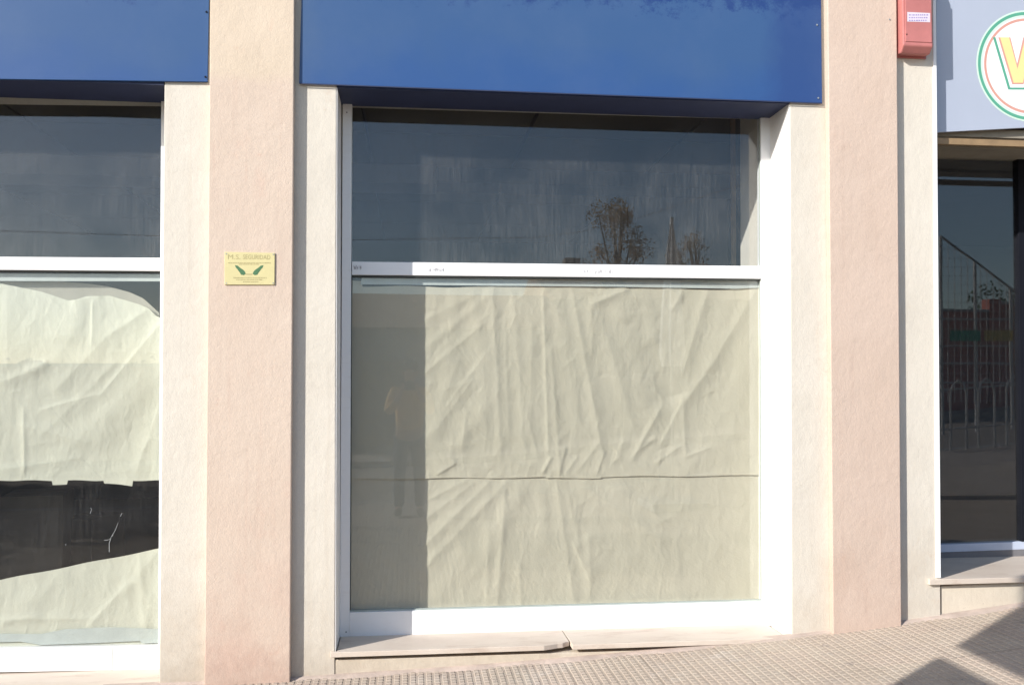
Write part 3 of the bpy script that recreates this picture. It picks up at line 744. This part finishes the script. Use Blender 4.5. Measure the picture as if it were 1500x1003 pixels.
upf = [
 (722, 428, 733, 672, 9, A, 'r'), (700, 436, 712, 640, 14, A * .5, 's'), (752, 424, 768, 660, 10, A * .6, 'r'), (795, 428, 803, 668, 9, A * .9, 'a'), (780, 470, 775, 640, 6, A * .4, 'r'),
 (807, 512, 820, 694, 5, A * .6, 'r'), (838, 426, 884, 672, 8, A * 1.0, 'r'), (858, 432, 925, 590, 14, A * .7, 's'), (882, 470, 932, 640, 7, A * .45, 'r'),
 (720, 428, 622, 512, 7, A * .45, 's'), (712, 470, 620, 548, 6, A * .5, 'r'), (718, 508, 650, 600, 7, A * .35, 'a'), (700, 430, 618, 470, 8, A * .5, 'r'), (690, 560, 630, 640, 6, A * .4, 'r'),
 (718, 590, 640, 690, 12, A * .5, 's'), (684, 600, 676, 660, 5, A * .5, 'r'), (664, 520, 640, 640, 10, A * .4, 's'),
 (1037, 424, 1000, 545, 8, A * .9, 'r'), (1108, 424, 1042, 534, 9, A * 1.0, 'r'), (1044, 530, 1002, 590, 9, A * 1.1, 'r'), (1000, 583, 1004, 668, 6, A * .9, 'r'),
 (968, 596, 926, 672, 5, A * .9, 'r'), (998, 590, 968, 650, 6, A * .5, 'a'), (955, 505, 985, 588, 16, -A * .9, 's'), (975, 420, 1000, 440, 6, A * .6, 'r'), (925, 430, 912, 470, 14, A * .6, 's'),
 (868, 445, 918, 424, 6, A * 1.1, 'r'), (1000, 424, 985, 454, 5, A * .7, 'r'), (865, 445, 868, 520, 6, A * .6, 'r'), (1070, 432, 1035, 540, 12, A * .5, 's'),
 (1112, 500, 1050, 680, 22, A * .6, 's'), (1114, 600, 1000, 686, 16, A * .4, 's'),
 (846, 692, 878, 646, 5, A * .5, 'r'), (819, 696, 829, 655, 5, A * .55, 'a'), (828, 694, 846, 668, 3.5, A * .4, 'r'), (874, 695, 886, 660, 5, A * .6, 'a'), (903, 676, 914, 644, 5, A * .35, 'r'),
 (795, 692, 808, 668, 3, A * .8, 'r'), (960, 678, 1000, 650, 4, A * .5, 'r'), (1005, 668, 1040, 655, 3, A * .5, 'r'), (740, 672, 800, 690, 6, A * .4, 'r'), (935, 660, 960, 640, 4, A * .5, 'r'),
 (770, 600, 790, 680, 5, A * .4, 'r'), (640, 695, 668, 678, 5, A * .9, 'a'), (740, 480, 745, 640, 5, A * .35, 'r'), (818, 424, 850, 650, 12, A * .5, 's'), (775, 424, 786, 600, 16, A * .5, 's'), (905, 440, 960, 640, 12, A * .45, 's'), (940, 424, 978, 560, 10, A * .4, 's'), (1085, 424, 1092, 560, 14, A * .4, 's'), (668, 430, 650, 540, 12, A * .4, 's')]
sheet('paper_sheet', 'crumpled greenish brown paper hanging in the middle window, upper of the two sheets', (513.5, 1117), lambda x: 405 + (x - 515) * .0095 + (4.5 if x < 530 else 12.5) + 1.2 * math.sin(x * .05) + 1.5 * math.sin(x * .013) + max(0, (x - 1060)) * -.10,
      lambda x: 701.5 - (x - 515) * .0095 + .7 * math.sin(x * .045) + (1.6 if 800 < x < 880 else 0), upf, M['paper'], Y=YGL + .020, nu=380, nv=220, crumple=(420, .0015), fan=None, seed=3)
lof = [
 (720, 702, 618, 802, 9, A, 'r'), (745, 702, 620, 832, 9, A * .8, 'r'), (700, 702, 616, 765, 8, A * .7, 'r'), (770, 704, 690, 850, 12, A * .6, 's'), (740, 716, 728, 888, 6, A * .9, 'r'), (716, 770, 712, 888, 12, A * .6, 'a'),
 (815, 704, 842, 890, 8, A * .7, 'r'), (848, 706, 970, 792, 12, A * .9, 'r'), (862, 780, 865, 880, 7, A * .6, 'r'), (885, 706, 985, 770, 7, A * .4, 'r'), (760, 825, 764, 888, 5, A * .5, 'r'),
 (840, 795, 864, 850, 8, A * .8, 'a'), (790, 706, 800, 800, 10, A * .4, 's'), (955, 770, 1000, 748, 7, A * .35, 'r'), (900, 700, 1000, 880, 26, A * .5, 's'), (830, 720, 850, 800, 8, A * .5, 'r'),
 (690, 700, 630, 730, 6, A * .6, 'r'), (690, 800, 640, 880, 14, A * .5, 's')]
sheet('paper_sheet', 'crumpled greenish brown paper hanging in the middle window, lower of the two sheets', (512.5, 1118.5), lambda x: 690 - (x - 515) * .0095, lambda x: 899 - (x - 512) * .0265, lof, M['paper'], Y=YGL + .030, nu=340, nv=150, crumple=(300, .0012), seed=8)
# tapes along the top edge, seen through the glass
def tapestrip(label, px, Y, mat='tape'):
    poly = [P(a, b, Y) for a, b in px]
    o = MB().prism(poly, (0, .0008, 0)).build('tape_strip', M[mat]); tag(o, label, 'tape'); return o
tapestrip('long pale grey tape strip along the top of the middle window\'s paper', [(530, 407), (1116, 411), (1116.5, 421), (1080, 423), (900, 420), (528, 416.5)], YGL + .010)
B = .008
ulf = [
 (238, 470, 150, 575, 12, B, 'a'), (150, 575, 60, 600, 12, B * .8, 'a'), (215, 455, 160, 490, 8, B * .8, 'r'), (160, 490, 80, 572, 12, B * .9, 'r'), (236, 540, 130, 648, 22, B * 1.3, 's'), (130, 648, 30, 622, 12, B * .8, 'r'),
 (120, 435, 100, 500, 16, B * 1.0, 's'), (108, 440, 150, 432, 8, B * .9, 'r'), (136, 440, 134, 505, 5, B * .8, 'a'), (10, 420, 12, 540, 14, B * .6, 'r'), (0, 560, 70, 535, 8, B * .8, 'r'), (40, 543, 70, 530, 5, B * .7, 'r'),
 (35, 600, 36, 690, 4, B * .7, 'r'), (0, 688, 120, 670, 8, B * .6, 'r'), (232, 600, 200, 690, 9, B * .8, 'r'), (222, 640, 210, 660, 5, B * .6, 'r'), (100, 660, 200, 560, 10, B * .4, 'r'), (-200, 500, -20, 640, 20, B, 'r'), (90, 520, 20, 560, 10, B * .5, 's'),
 (180, 520, 60, 640, 9, B * .45, 'r'), (236, 500, 228, 690, 7, B * .6, 'r')]
def ul_top(x):
    return float(np.interp(x, [-260, 0, 60, 100, 112, 128, 160, 185, 205, 218, 228, 240], [410, 415, 427, 440, 439, 434, 433, 440, 446, 452, 462, 468]))
def ul_bot(x):
    y = 703.5 + .6 * math.sin(x * .1)
    if 77 < x < 99: y += 6
    if 152 < x < 194: y += 4 + (x - 152) * .1
    return y
sheet('paper_sheet', 'pale sagging paper hanging high in the left edge window, top corner fallen', (-260, 234.5), ul_top, ul_bot, ulf, M['paper_pale'], Y=YGL + .026, nu=400, nv=230, crumple=(200, .0014), seed=11)
sheet('paper_sheet', 'thin grey paper layer curving along the top of the left edge window', (-260, 233), lambda x: float(np.interp(x, [-260, 90, 130, 160, 190, 210, 233], [412.5, 412.5, 415.5, 420, 428, 437, 458])), lambda x: 480.0, [], M['paper_old'], Y=YGL + .046, nu=120, nv=12, crumple=(20, .0008), seed=12)
llf = [(232, 806, 180, 870, 10, B * .8, 'r'), (205, 815, 212, 915, 6, B * .8, 'r'), (200, 850, 235, 900, 7, B * .7, 'r'), (190, 850, 130, 915, 10, B * .7, 'a'), (0, 906, 140, 905, 6, B * .6, 'r'), (0, 912, 60, 900, 6, B * .5, 'r'), (100, 840, 20, 900, 16, B * .4, 's'), (222, 870, 214, 920, 4, B * .6, 'r')]
sheet('paper_sheet', 'pale paper with slanting torn top low in the left edge window', (-260, 234), lambda x: 849 - x * .197 - .6 * math.sin(x * .06), lambda x: 950 - x * .02, llf, M['paper_pale'], Y=YGL + .026, nu=220, nv=70, crumple=(70, .001), seed=14)
tapestrip('long pale grey tape strip along the top of the left edge window', [(-260, 399.5), (235, 401.5), (235, 412), (-260, 411)], YGL + .010)
tapestrip('pale bluish torn tape strip at the foot of the left edge window', [(-260, 925), (60, 928), (95, 921), (160, 918), (234, 920.5), (234, 941), (208, 941.5), (205, 938), (140, 941), (60, 944), (30, 939), (-260, 947)], YGL + .014)

# ------------------------------------------------------------------ the street behind the photographer (seen mirrored in the glass)
M['red_render'] = simple('brick_red_render', (0.42, 0.13, 0.09), 0.9, var=0.2, scale=2, bump=0.3)
M['ochre'] = simple('ochre_roof_tile', (0.34, 0.20, 0.11), 0.85, var=0.25, scale=4)
M['house_wall'] = simple('grey_house_render', (0.26, 0.24, 0.22), 0.9, var=0.12, scale=2, bump=0.2)
M['leaf'] = simple('tree_leaves', (0.055, 0.085, 0.022), 0.7, var=0.5, scale=1.5)
M['leaf_dry'] = simple('autumn_tree_leaves', (0.42, 0.28, 0.13), 0.7, var=0.5, scale=1.5)
M['bark'] = simple('bark', (0.11, 0.085, 0.06), 0.95, var=0.3, scale=8, bump=0.6)
M['window_dark'] = simple('dark_window_pane', (0.03, 0.035, 0.04), 0.1)
M['green_cloth'] = simple('green_banner', (0.03, 0.28, 0.16), 0.7); M['yellow_cloth'] = simple('yellow_banner', (0.50, 0.36, 0.08), 0.7)
def up(p, x=0, y=0, z=0): return Vector((p.x + x, p.y + y, p.z + z))

# low red wall with a coping, built of bays between piers
def gwall(xa_, xb_, Y, hgt, label):
    root = empty('garden_wall', label, 'wall', ((xa_ + xb_) / 2, Y, gz((xa_ + xb_) / 2)), 'red walls across the street')
    n = max(1, round((xb_ - xa_) / 3.0)); st = (xb_ - xa_) / n
    for i in range(n):
        x0_ = xa_ + i * st; z0 = min(gz(x0_), gz(x0_ + st)) - .2; zt = gz(x0_ + st / 2) + hgt
        MB().box(x0_ + .16, x0_ + st - .16, Y - .1, Y + .1, z0, zt).build('wall_panel', M['red_render'], root)
        MB().box(x0_ + .16, x0_ + st - .16, Y - .14, Y + .14, zt + .002, zt + .06).build('coping', M['granite'], root)
        MB().box(x0_ - .15, x0_ + .15, Y - .15, Y + .15, z0, zt + .12).build('pier', M['red_render'], root, bevel=.01)
    return root
wx = PR(1372, 500, 11).x
gwall(wx - 1.5, wx + 9, -14.0, 2.3, 'long brick red wall with piers across the street on the right, seen mirrored')
gwall(-16, -4.8, -14.0, 1.9, 'lower brick red wall across the street on the left, seen mirrored')

def house(x0_, x1_, y0_, y1_, eave, ridge, label, walls, nwin):
    zc_ = gz((x0_ + x1_) / 2)
    r_ = empty('house', label, 'house', ((x0_ + x1_) / 2, (y0_ + y1_) / 2, zc_), 'houses across the street')
    MB().box(x0_, x1_, y0_, y1_, zc_ - .5, zc_ + eave).build('wall', walls, r_)
    ym = (y0_ + y1_) / 2; o_ = .35
    A_ = [Vector((x0_ - o_, y1_ + o_, zc_ + eave + .002)), Vector((x0_ - o_, ym, zc_ + ridge)), Vector((x0_ - o_, y0_ - o_, zc_ + eave + .002))]
    rf = MB().prism(A_, (x1_ - x0_ + 2 * o_, 0, 0)).build('roof', M['ochre'], r_)
    MB().box(x0_ + .8, x0_ + 1.3, ym - .3, ym + .3, zc_ + ridge - .5, zc_ + ridge + .55).build('chimney', walls, rf)
    for i in range(nwin):
        xc = x0_ + (i + .5) * (x1_ - x0_) / nwin
        if i == nwin // 2:
            MB().box(xc - .5, xc + .5, y1_ + .002, y1_ + .05, zc_ + .02, zc_ + 2.1).build('door', M['timber'], r_)
            continue
        fr = MB().box(xc - .6, xc + .6, y1_ + .002, y1_ + .06, zc_ + 1.0, zc_ + 2.2).build('window', M['granite'], r_)
        MB().box(xc - .52, xc - .03, y1_ + .062, y1_ + .07, zc_ + 1.08, zc_ + 2.12).build('pane', M['window_dark'], fr)
        MB().box(xc + .03, xc + .52, y1_ + .062, y1_ + .07, zc_ + 1.08, zc_ + 2.12).build('pane', M['window_dark'], fr)
    return r_
house(-5.0, 3.6, -24, -17.2, 2.9, 4.1, 'low grey house with an ochre tiled roof behind the street, seen mirrored', M['house_wall'], 5)
house(4.4, 15.5, -30, -20, 3.2, 4.5, 'wider house with an ochre roof behind the trees, seen mirrored', M['house_wall'], 7)

def tree(loc, hgt, crown_r, crown_h, mat, label, nl=3600, seed=0, leaf=.11, ncl=16):
    rr = random.Random(seed)
    r_ = empty('tree', label, 'tree', loc, 'trees across the street')
    b = Vector(loc); mb = MB()
    top = b + Vector((rr.uniform(-.3, .3), rr.uniform(-.3, .3), hgt - crown_h * .45))
    trunk = [b + Vector((0, 0, -.2)), b.lerp(top, .35) + Vector((.08, .05, 0)), b.lerp(top, .7) + Vector((-.05, .04, 0)), top]
    mb.tube(trunk, .17, 8, .06)
    cc = b + Vector((0, 0, hgt - crown_h * .5)); clumps = []
    for i in range(ncl):
        th = rr.uniform(0, 2 * math.pi); ph = rr.uniform(-.8, 1); rad = rr.uniform(.35, .95)
        c_ = cc + Vector((math.cos(th) * crown_r * rad * math.sqrt(1 - ph * ph * .8), math.sin(th) * crown_r * rad * math.sqrt(1 - ph * ph * .8), ph * crown_h * .46))
        clumps.append((c_, rr.uniform(.28, .55) * crown_r * (16 / ncl) ** .4))
        st_ = trunk[2].lerp(trunk[3], rr.random()); mb.tube([st_, st_.lerp(c_, .5) + Vector((0, 0, .12)), c_], .05, 5, .012)
    mb.build('trunk', M['bark'], r_)
    V = []; Fc = []
    for i in range(nl):
        c_, cr = clumps[rr.randrange(len(clumps))]
        d_ = Vector((rr.gauss(0, 1), rr.gauss(0, 1), rr.gauss(0, 1))).normalized() * cr * rr.random() ** .45
        p = c_ + d_; a_ = Vector((rr.gauss(0, 1), rr.gauss(0, 1), rr.gauss(0, 1))).normalized(); b_ = a_.orthogonal().normalized()
        l_ = leaf * rr.uniform(.6, 1.3); n = len(V)
        V += [p - a_ * l_ * .5, p + b_ * l_ * .25, p + a_ * l_ * .5, p - b_ * l_ * .25]; Fc.append((n, n + 1, n + 2, n + 3))
    tag(mesh('crown', V, Fc, mat, r_), kind='stuff')
    return r_
def tree_at(px, top_py, dist, r_, h_, mat, label, seed, nl=3600, leaf=.13, ncl=16):
    p = PR(px, top_py, dist); z0 = gz(p.x) - .02
    tree((p.x, p.y, z0), p.z - z0, r_, h_, mat, label, nl, seed, leaf, ncl)
tree_at(900, 298, 18, 1.0, 3.8, M['leaf_dry'], 'slender autumn brown tree across the street, mirrored in the middle window', 5, 6500, .075, 34)
tree_at(1010, 345, 19, .8, 2.6, M['leaf_dry'], 'thin brownish tree right of the slender autumn tree, mirrored', 6, 2200, .07, 26)
tree_at(1395, 455, 18, 1.5, 2.6, M['leaf'], 'dark bushy tree behind the red wall, mirrored at the left of the right shop glass', 7)
tree_at(1460, 436, 20, 1.5, 2.9, M['leaf'], 'dark bushy tree behind the red wall, mirrored beside the dark door post', 8)
tree_at(1560, 430, 19, 1.7, 3.0, M['leaf'], 'dark broad tree behind the right end of the red wall', 9)
tree_at(150, 640, 20, 1.0, 1.6, M['leaf'], 'low dark bush across the street mirrored in the torn gap of the left window', 10, 2400)
for i, (px, ty, ds, rd, hh, mt, lb) in enumerate((
    (40, 560, 17, 1.9, 1.9, 'leaf', 'wide dark bush across the street, mirrored left in the left edge window'),
    (190, 566, 18, 1.7, 1.8, 'leaf', 'wide dark bush across the street, mirrored near the left pilaster'),
    (-120, 550, 18, 2.0, 2.0, 'leaf', 'wide dark bush across the street beyond the left edge'))):
    tree_at(px, ty, ds, rd, hh, M[mt], lb, 20 + i, 4200, .17)
for i, (x, y) in enumerate(((-11.4, -10.6), (-12.2, -12.6), (-13.6, -9.4))):  # unseen trees added to shade the street mirrored in the left gap
    tree((x, y, gz(x) - .1), 4.9, 2.1, 2.9, M['leaf'], 'unseen leafy tree added to shade the street, well to the left, ' + ('nearest the road corner', 'on the far pavement side', 'farthest left of the three')[i], 5200, 40 + i, .30)

# tall sports fence with wire mesh and two banners, mirrored in the right-hand glass
M['wire'] = simple('galvanised_wire', (0.45, 0.44, 0.42), 0.6, metal=0.3)
fd = 10.2
fp = lambda x, y: PR(x, y, fd, YR + .02)
fr = empty('mesh_fence', 'tall wire mesh fence with a sloping top rail, mirrored in the right shop glass', 'fence', fp(1440, 660))
posts = [(1378, 345), (1428, 382), (1480, 422), (1532, 455), (1584, 455)]
for (x, y) in posts:
    a_ = fp(x, y); MB().tube([Vector((a_.x, a_.y, gz(a_.x) - .15)), a_], .030, 8).build('post', M['wire'], fr)
MB().tube([fp(x, y) for x, y in posts], .022, 6).build('top_rail', M['wire'], fr)
for yy in (467, 507, 532, 560):
    MB().tube([fp(1375, yy), fp(1586, yy)], .016, 6).build('rail', M['wire'], fr)
mw = MB()
for i in range(22):
    x = 1380 + i * 9.4; yt = float(np.interp(x, [p[0] for p in posts], [p[1] for p in posts])); a_ = fp(x, yt); b_ = fp(x, 590)
    mw.tube([a_, b_], .006, 4)
for yy in range(365, 590, 13):
    xs_ = [x for x in range(1378, 1585, 4) if np.interp(x, [p[0] for p in posts], [p[1] for p in posts]) < yy]
    if len(xs_) > 1: mw.tube([fp(xs_[0], yy), fp(xs_[-1], yy)], .005, 4)
tag(mw.build('wire_mesh', M['wire'], fr), kind='stuff')
def banner(x0_, x1_, y0_, y1_, mat, label, col):
    a_ = PR(x0_, y0_, fd - .08, YR + .02); b_ = PR(x1_, y1_, fd - .08, YR + .02)
    o = MB().box(a_.x, b_.x, a_.y - .006, a_.y + .006, b_.z, a_.z).build('banner', M[mat], None); tag(o, label, 'banner')
banner(1392, 1436, 484, 500, 'green_cloth', 'green banner tied to the mesh fence, mirrored in the right shop glass', 0)
banner(1442, 1484, 484, 500, 'yellow_cloth', 'yellow banner tied to the mesh fence beside the green one', 0)

# pavement railing with hooped uprights
rl = empty('street_railing', 'low metal street railing with hooped uprights, mirrored in the right shop glass', 'railing', PR(1440, 690, 9.0, YR))
def rp(x, z): return Vector((x, -6.15, gz(x) + z))
rx0 = PR(1360, 600, 6.6, YR).x
for i in range(9):
    x = rx0 + i * .42
    MB().tube([rp(x, -.02), rp(x, .80), rp(x + .04, .92), rp(x + .12, .98), rp(x + .20, .92), rp(x + .24, .80), rp(x + .24, -.02)], .016, 6).build('hoop', M['wire'], rl)
MB().tube([rp(rx0 - .2, .30), rp(rx0 + 3.9, .30)], .014, 6).build('rail', M['wire'], rl)
MB().tube([rp(rx0 - .2, .86), rp(rx0 + 3.9, .86)], .014, 6).build('rail', M['wire'], rl)

# cable strung over the street
c0 = PR(-300, 330, 14); c1_ = PR(500, 352, 14); c2_ = PR(790, 348, 14); c2b = PR(860, 338, 14); c3 = PR(925, 322, 14); c4 = PR(1150, 250, 14)
M['cable'] = simple('pale_cable_sheath', (0.75, 0.75, 0.72), 0.6)
cb = MB().tube([c0, c1_, c2_, c2b, c3, c4], .006, 6).build('overhead_cable', M['cable']); tag(cb, 'pale overhead cable sagging across the street, mirrored in the upper middle pane', 'cable')

# closed white parasol
pq = PR(984, 318, 4.3); gx = gz(pq.x)
pr = empty('closed_parasol', 'closed white terrace parasol, its pointed tip mirrored in the upper middle pane', 'parasol', (pq.x, pq.y, gx))
M['canvas'] = simple('white_canvas', (0.86, 0.86, 0.84), 0.9, var=0.06)
MB().tube([Vector((pq.x, pq.y, gx)), pq], .018, 8).build('pole', M['galv'], pr)
mb = MB(); n = 16; rings = [(0, .012), (.35, .06), (.9, .11), (1.4, .14), (1.55, .11)]
for dz_, rad in rings:
    for k in range(n):
        an = 2 * math.pi * k / n; q_ = rad * (1 if k % 2 else .62); mb.V.append(Vector((pq.x + math.cos(an) * q_, pq.y + math.sin(an) * q_, pq.z - .03 - dz_)))
for i in range(len(rings) - 1):
    for k in range(n): mb.F.append((i * n + k, (i + 1) * n + k, (i + 1) * n + (k + 1) % n, i * n + (k + 1) % n))
mb.build('folded_canopy', M['canvas'], pr)
MB().box(pq.x - .3, pq.x + .3, pq.y - .3, pq.y + .3, gx, gx + .08).build('base', M['granite'], pr, bevel=.01)

# unseen panels added left of the photographer to cast two slanting shadows, lower right
xp = -1.3; k_ = SUN_TO.y / SUN_TO.x; zk = SUN_TO.z / -SUN_TO.x
y0b = -.58 - (2.53 - xp) * k_; zl = .20 + (2.525 - xp) * zk; zu = .215 + (2.70 - xp) * zk
nb = empty('shadow_panels', 'unseen two panel board on steel legs, added left of the photographer for its shadow', 'sign', (xp, y0b - .9, gz(xp)))
M['board'] = simple('grey_board', (0.35, 0.36, 0.38), 0.6)
MB().box(xp - .02, xp + .02, y0b - 1.9, y0b, zl - 1.35, zl).build('panel', M['board'], nb, bevel=.003)
MB().box(xp - .02, xp + .02, y0b - 1.9, y0b, zu, zu + .85).build('panel', M['board'], nb, bevel=.003)
for yy in (y0b - .85, y0b - 1.7):
    MB().box(xp - .065, xp - .022, yy - .03, yy + .03, gz(xp) - .05, zu + .8).build('leg', M['galv'], nb)

# ------------------------------------------------------------------ the photographer, mirrored in the shaded strip of the middle window
M['skin'] = simple('skin', (0.52, 0.30, 0.19), 0.55, var=0.06); M['jacket'] = simple('tan_jacket', (0.80, 0.48, 0.16), 0.85, var=0.15)
M['jeans'] = simple('dark_jeans', (0.04, 0.055, 0.10), 0.9, var=0.2); M['hair'] = simple('dark_hair', (0.03, 0.02, 0.015), 0.8); M['shoe'] = simple('dark_shoe', (0.03, 0.03, 0.03), 0.6)
M['cam_body'] = simple('black_camera_plastic', (0.02, 0.02, 0.022), 0.5); M['sclera'] = simple('eye_white', (0.7, 0.68, 0.65), 0.3)
GP = gz(0); BY = -D - .36
per = empty('person', 'person in tan jacket raising a camera with both hands, mirrored in the middle window', 'person', (0, BY, GP))
def skin(name, verts, edges, rad, mat, root=0, sub=2):
    org = ORG[per.name]
    me = bpy.data.meshes.new(name); me.from_pydata([tuple(Vector(v) - org) for v in verts], edges, []); me.update()
    o = bpy.data.objects.new(name, me); C.objects.link(o); o.parent = per; ORG[o.name] = org
    m = o.modifiers.new('skin', 'SKIN'); m.use_smooth_shade = True
    for i, r in enumerate(rad):
        me.skin_vertices[0].data[i].radius = (r, r) if not isinstance(r, tuple) else r
        me.skin_vertices[0].data[i].use_root = (i == root)
    sb_ = o.modifiers.new('sub', 'SUBSURF'); sb_.levels = sub; sb_.render_levels = sub
    me.materials.append(mat); return o
b = BY
J = {'pel': (0, b, GP + .93), 'wst': (0, b + .01, GP + 1.08), 'chs': (0, b + .0, GP + 1.28), 'nk': (0, b + .02, GP + 1.44), 'nk2': (0, b + .05, GP + 1.50), 'hd': (0, b + .085, GP + 1.565), 'hd2': (0, b + .075, GP + 1.66)}
Vb = []; Eb = []; Rb = []
def nd(p, r, par=None):
    Vb.append(p); Rb.append(r)
    if par is not None: Eb.append((par, len(Vb) - 1))
    return len(Vb) - 1
pel = nd(J['pel'], (.15, .11)); wst = nd(J['wst'], (.135, .10), pel); chs = nd(J['chs'], (.16, .11), wst); nk = nd(J['nk'], .058, chs); nk2 = nd(J['nk2'], .052, nk); hd = nd(J['hd'], (.068, .082), nk2); nd(J['hd2'], (.074, .088), hd)
hands = {}
for s_ in (-1, 1):
    sh = nd((s_ * .175, b, GP + 1.39), .058, chs); el = nd((s_ * .235, b + .14, GP + 1.17), .042, sh)
    wr = nd((s_ * .095, b + .245, GP + 1.385), .026, el); hn = nd((s_ * .083, b + .262, GP + 1.43), (.034, .018), wr)
    kn = nd((s_ * .078, b + .272, GP + 1.465), (.032, .015), hn); hands[s_] = (wr, hn, kn)
    hp = nd((s_ * .09, b, GP + .86), .088, pel); kne = nd((s_ * .11, b + .03, GP + .49), .055, hp); an = nd((s_ * .12, b, GP + .09), .038, kne); nd((s_ * .135, b + .15, GP + .035), .036, an)
skin('body', Vb, Eb, Rb, M['skin'], pel)
# fingers: unequal bent chains closing round the camera grips
for s_ in (-1, 1):
    for k, (ln, dz_) in enumerate(((.052, .018), (.058, .004), (.054, -.010), (.042, -.024))):
        x = s_ * .084; z = GP + 1.468 + dz_; y = b + .268
        pts = [(x, y - .010, z), (x + s_ * .004, y + ln * .45, z + .004), (x - s_ * .014, y + ln * .80, z + .002), (x - s_ * .034, y + ln * .86, z - .002)]
        skin('finger', pts, [(0, 1), (1, 2), (2, 3)], [.0098, .0090, .0082, .0072], M['skin'], 0, 1)
    pts = [(s_ * .080, b + .250, GP + 1.445), (s_ * .062, b + .232, GP + 1.462), (s_ * .040, b + .226, GP + 1.478)]
    skin('thumb', pts, [(0, 1), (1, 2)], [.012, .0105, .009], M['skin'], 0, 1)
Vj = [J['pel'], J['wst'], J['chs'], (0, b + .015, GP + 1.425), (-.18, b, GP + 1.39), (-.238, b + .14, GP + 1.165), (-.142, b + .21, GP + 1.30), (.18, b, GP + 1.39), (.238, b + .14, GP + 1.165), (.142, b + .21, GP + 1.30)]
skin('jacket', Vj, [(0, 1), (1, 2), (2, 3), (2, 4), (4, 5), (5, 6), (2, 7), (7, 8), (8, 9)], [(.178, .135), (.162, .125), (.185, .132), .075, .076, .058, .046, .076, .058, .046], M['jacket'])
Vt = [(0, b, GP + .95), (-.09, b, GP + .85), (-.11, b + .03, GP + .49), (-.12, b, GP + .07), (.09, b, GP + .85), (.11, b + .03, GP + .49), (.12, b, GP + .07)]
skin('trousers', Vt, [(0, 1), (1, 2), (2, 3), (0, 4), (4, 5), (5, 6)], [(.165, .125), .104, .072, .060, .104, .072, .060], M['jeans'])
for s_ in (-1, 1):
    skin('shoe', [(s_ * .12, b - .05, GP + .05), (s_ * .125, b + .06, GP + .045), (s_ * .138, b + .19, GP + .035)], [(0, 1), (1, 2)], [.046, .050, .042], M['shoe'])
def ball(name, c, rx, ry, rz, mat, zmin=-2, n=20, ymax=9):
    V = []; Fc = []
    for i in range(n + 1):
        th = math.pi * i / n
        for k in range(n):
            ph = 2 * math.pi * k / n; x, y, z = math.sin(th) * math.cos(ph), math.sin(th) * math.sin(ph), math.cos(th)
            if y > .35 and z < .45: y = .35 if ymax < 2 else y
            V.append((c[0] + x * rx, c[1] + y * ry, c[2] + z * rz))
    for i in range(n):
        for k in range(n): Fc.append((i * n + k, (i + 1) * n + k, (i + 1) * n + (k + 1) % n, i * n + (k + 1) % n))
    return mesh(name, V, Fc, mat, per, True)
ball('hair', (0, b + .060, GP + 1.675), .090, .105, .088, M['hair'], ymax=1)
hx, hy, hz = 0, b + .083, GP + 1.60
for s_ in (-1, 1):
    ball('eye', (s_ * .030, hy + .078, hz + .022), .012, .010, .009, M['sclera']); ball('ear', (s_ * .078, hy - .005, hz + .005), .012, .02, .032, M['skin'])
ball('nose', (0, hy + .090, hz - .008), .013, .020, .024, M['skin']); ball('mouth', (0, hy + .078, hz - .048), .024, .010, .007, M['red_box'])
# the camera held in front of the face
cm = empty('camera', 'small black camera held up by the photographer, mirrored in the middle window', 'camera', (0, -D - .09, H - .05))
MB().box(-.068, .068, -D - .125, -D - .075, H - .048, H + .040).build('camera_body', M['cam_body'], cm, bevel=.008)
MB().box(-.026, .026, -D - .125, -D - .080, H + .0405, H + .062).build('viewfinder', M['cam_body'], cm, bevel=.006)
MB().tube([(0, -D - .0745, H), (0, -D - .012, H)], .032, 24, .030).build('lens_barrel', M['cam_body'], cm)
MB().tube([(0, -D - .0115, H), (0, -D - .0105, H)], .024, 24).build('front_glass', M['window_dark'], cm)

# grit and crumbs of mortar along the foot of the wall
rr = random.Random(31); gm = MB()
for i in range(260):
    x = rr.uniform(-1.3, 4.2); y = -abs(rr.gauss(0.02, .10)) - .05; r_ = rr.uniform(.0015, .0045); z = gz(x) + r_ * .4
    V = [(x + r_ * rr.uniform(.6, 1.2) * a, y + r_ * rr.uniform(.6, 1.2) * b_, z + r_ * .8 * c) for a, b_, c in ((1, 0, 0), (-1, 0, 0), (0, 1, 0), (0, -1, 0), (0, 0, 1), (0, 0, -1))]
    gm.add(V, [(0, 2, 4), (2, 1, 4), (1, 3, 4), (3, 0, 4), (2, 0, 5), (1, 2, 5), (3, 1, 5), (0, 3, 5)])
tag(gm.build('grit', M['cement']), 'fine grit and mortar crumbs scattered along the foot of the wall', 'grit', kind='stuff')
# dim things left in the empty shop behind the torn paper
M['carton'] = simple('old_carton', (0.10, 0.085, 0.07), 0.9, var=0.2)
def carton(px0, px1, y, d_, hgt, rot, label):
    a_, b_ = P(px0, 800, y).x, P(px1, 800, y).x; w_ = b_ - a_
    root = empty('cardboard_box', label, 'box', ((a_ + b_) / 2, y + d_ / 2, .12), 'boxes left in the empty shop')
    root.rotation_euler.z = rot
    ORG[root.name] = Vector((0, 0, 0))
    MB().box(-w_ / 2, w_ / 2, -d_ / 2, d_ / 2, 0.002, hgt).build('carton', M['carton'], root, bevel=.004)
    MB().box(-w_ / 2 + .004, w_ / 2 - .004, -.004, .004, hgt + .0005, hgt + .003).build('lid_flap', M['carton'], root)
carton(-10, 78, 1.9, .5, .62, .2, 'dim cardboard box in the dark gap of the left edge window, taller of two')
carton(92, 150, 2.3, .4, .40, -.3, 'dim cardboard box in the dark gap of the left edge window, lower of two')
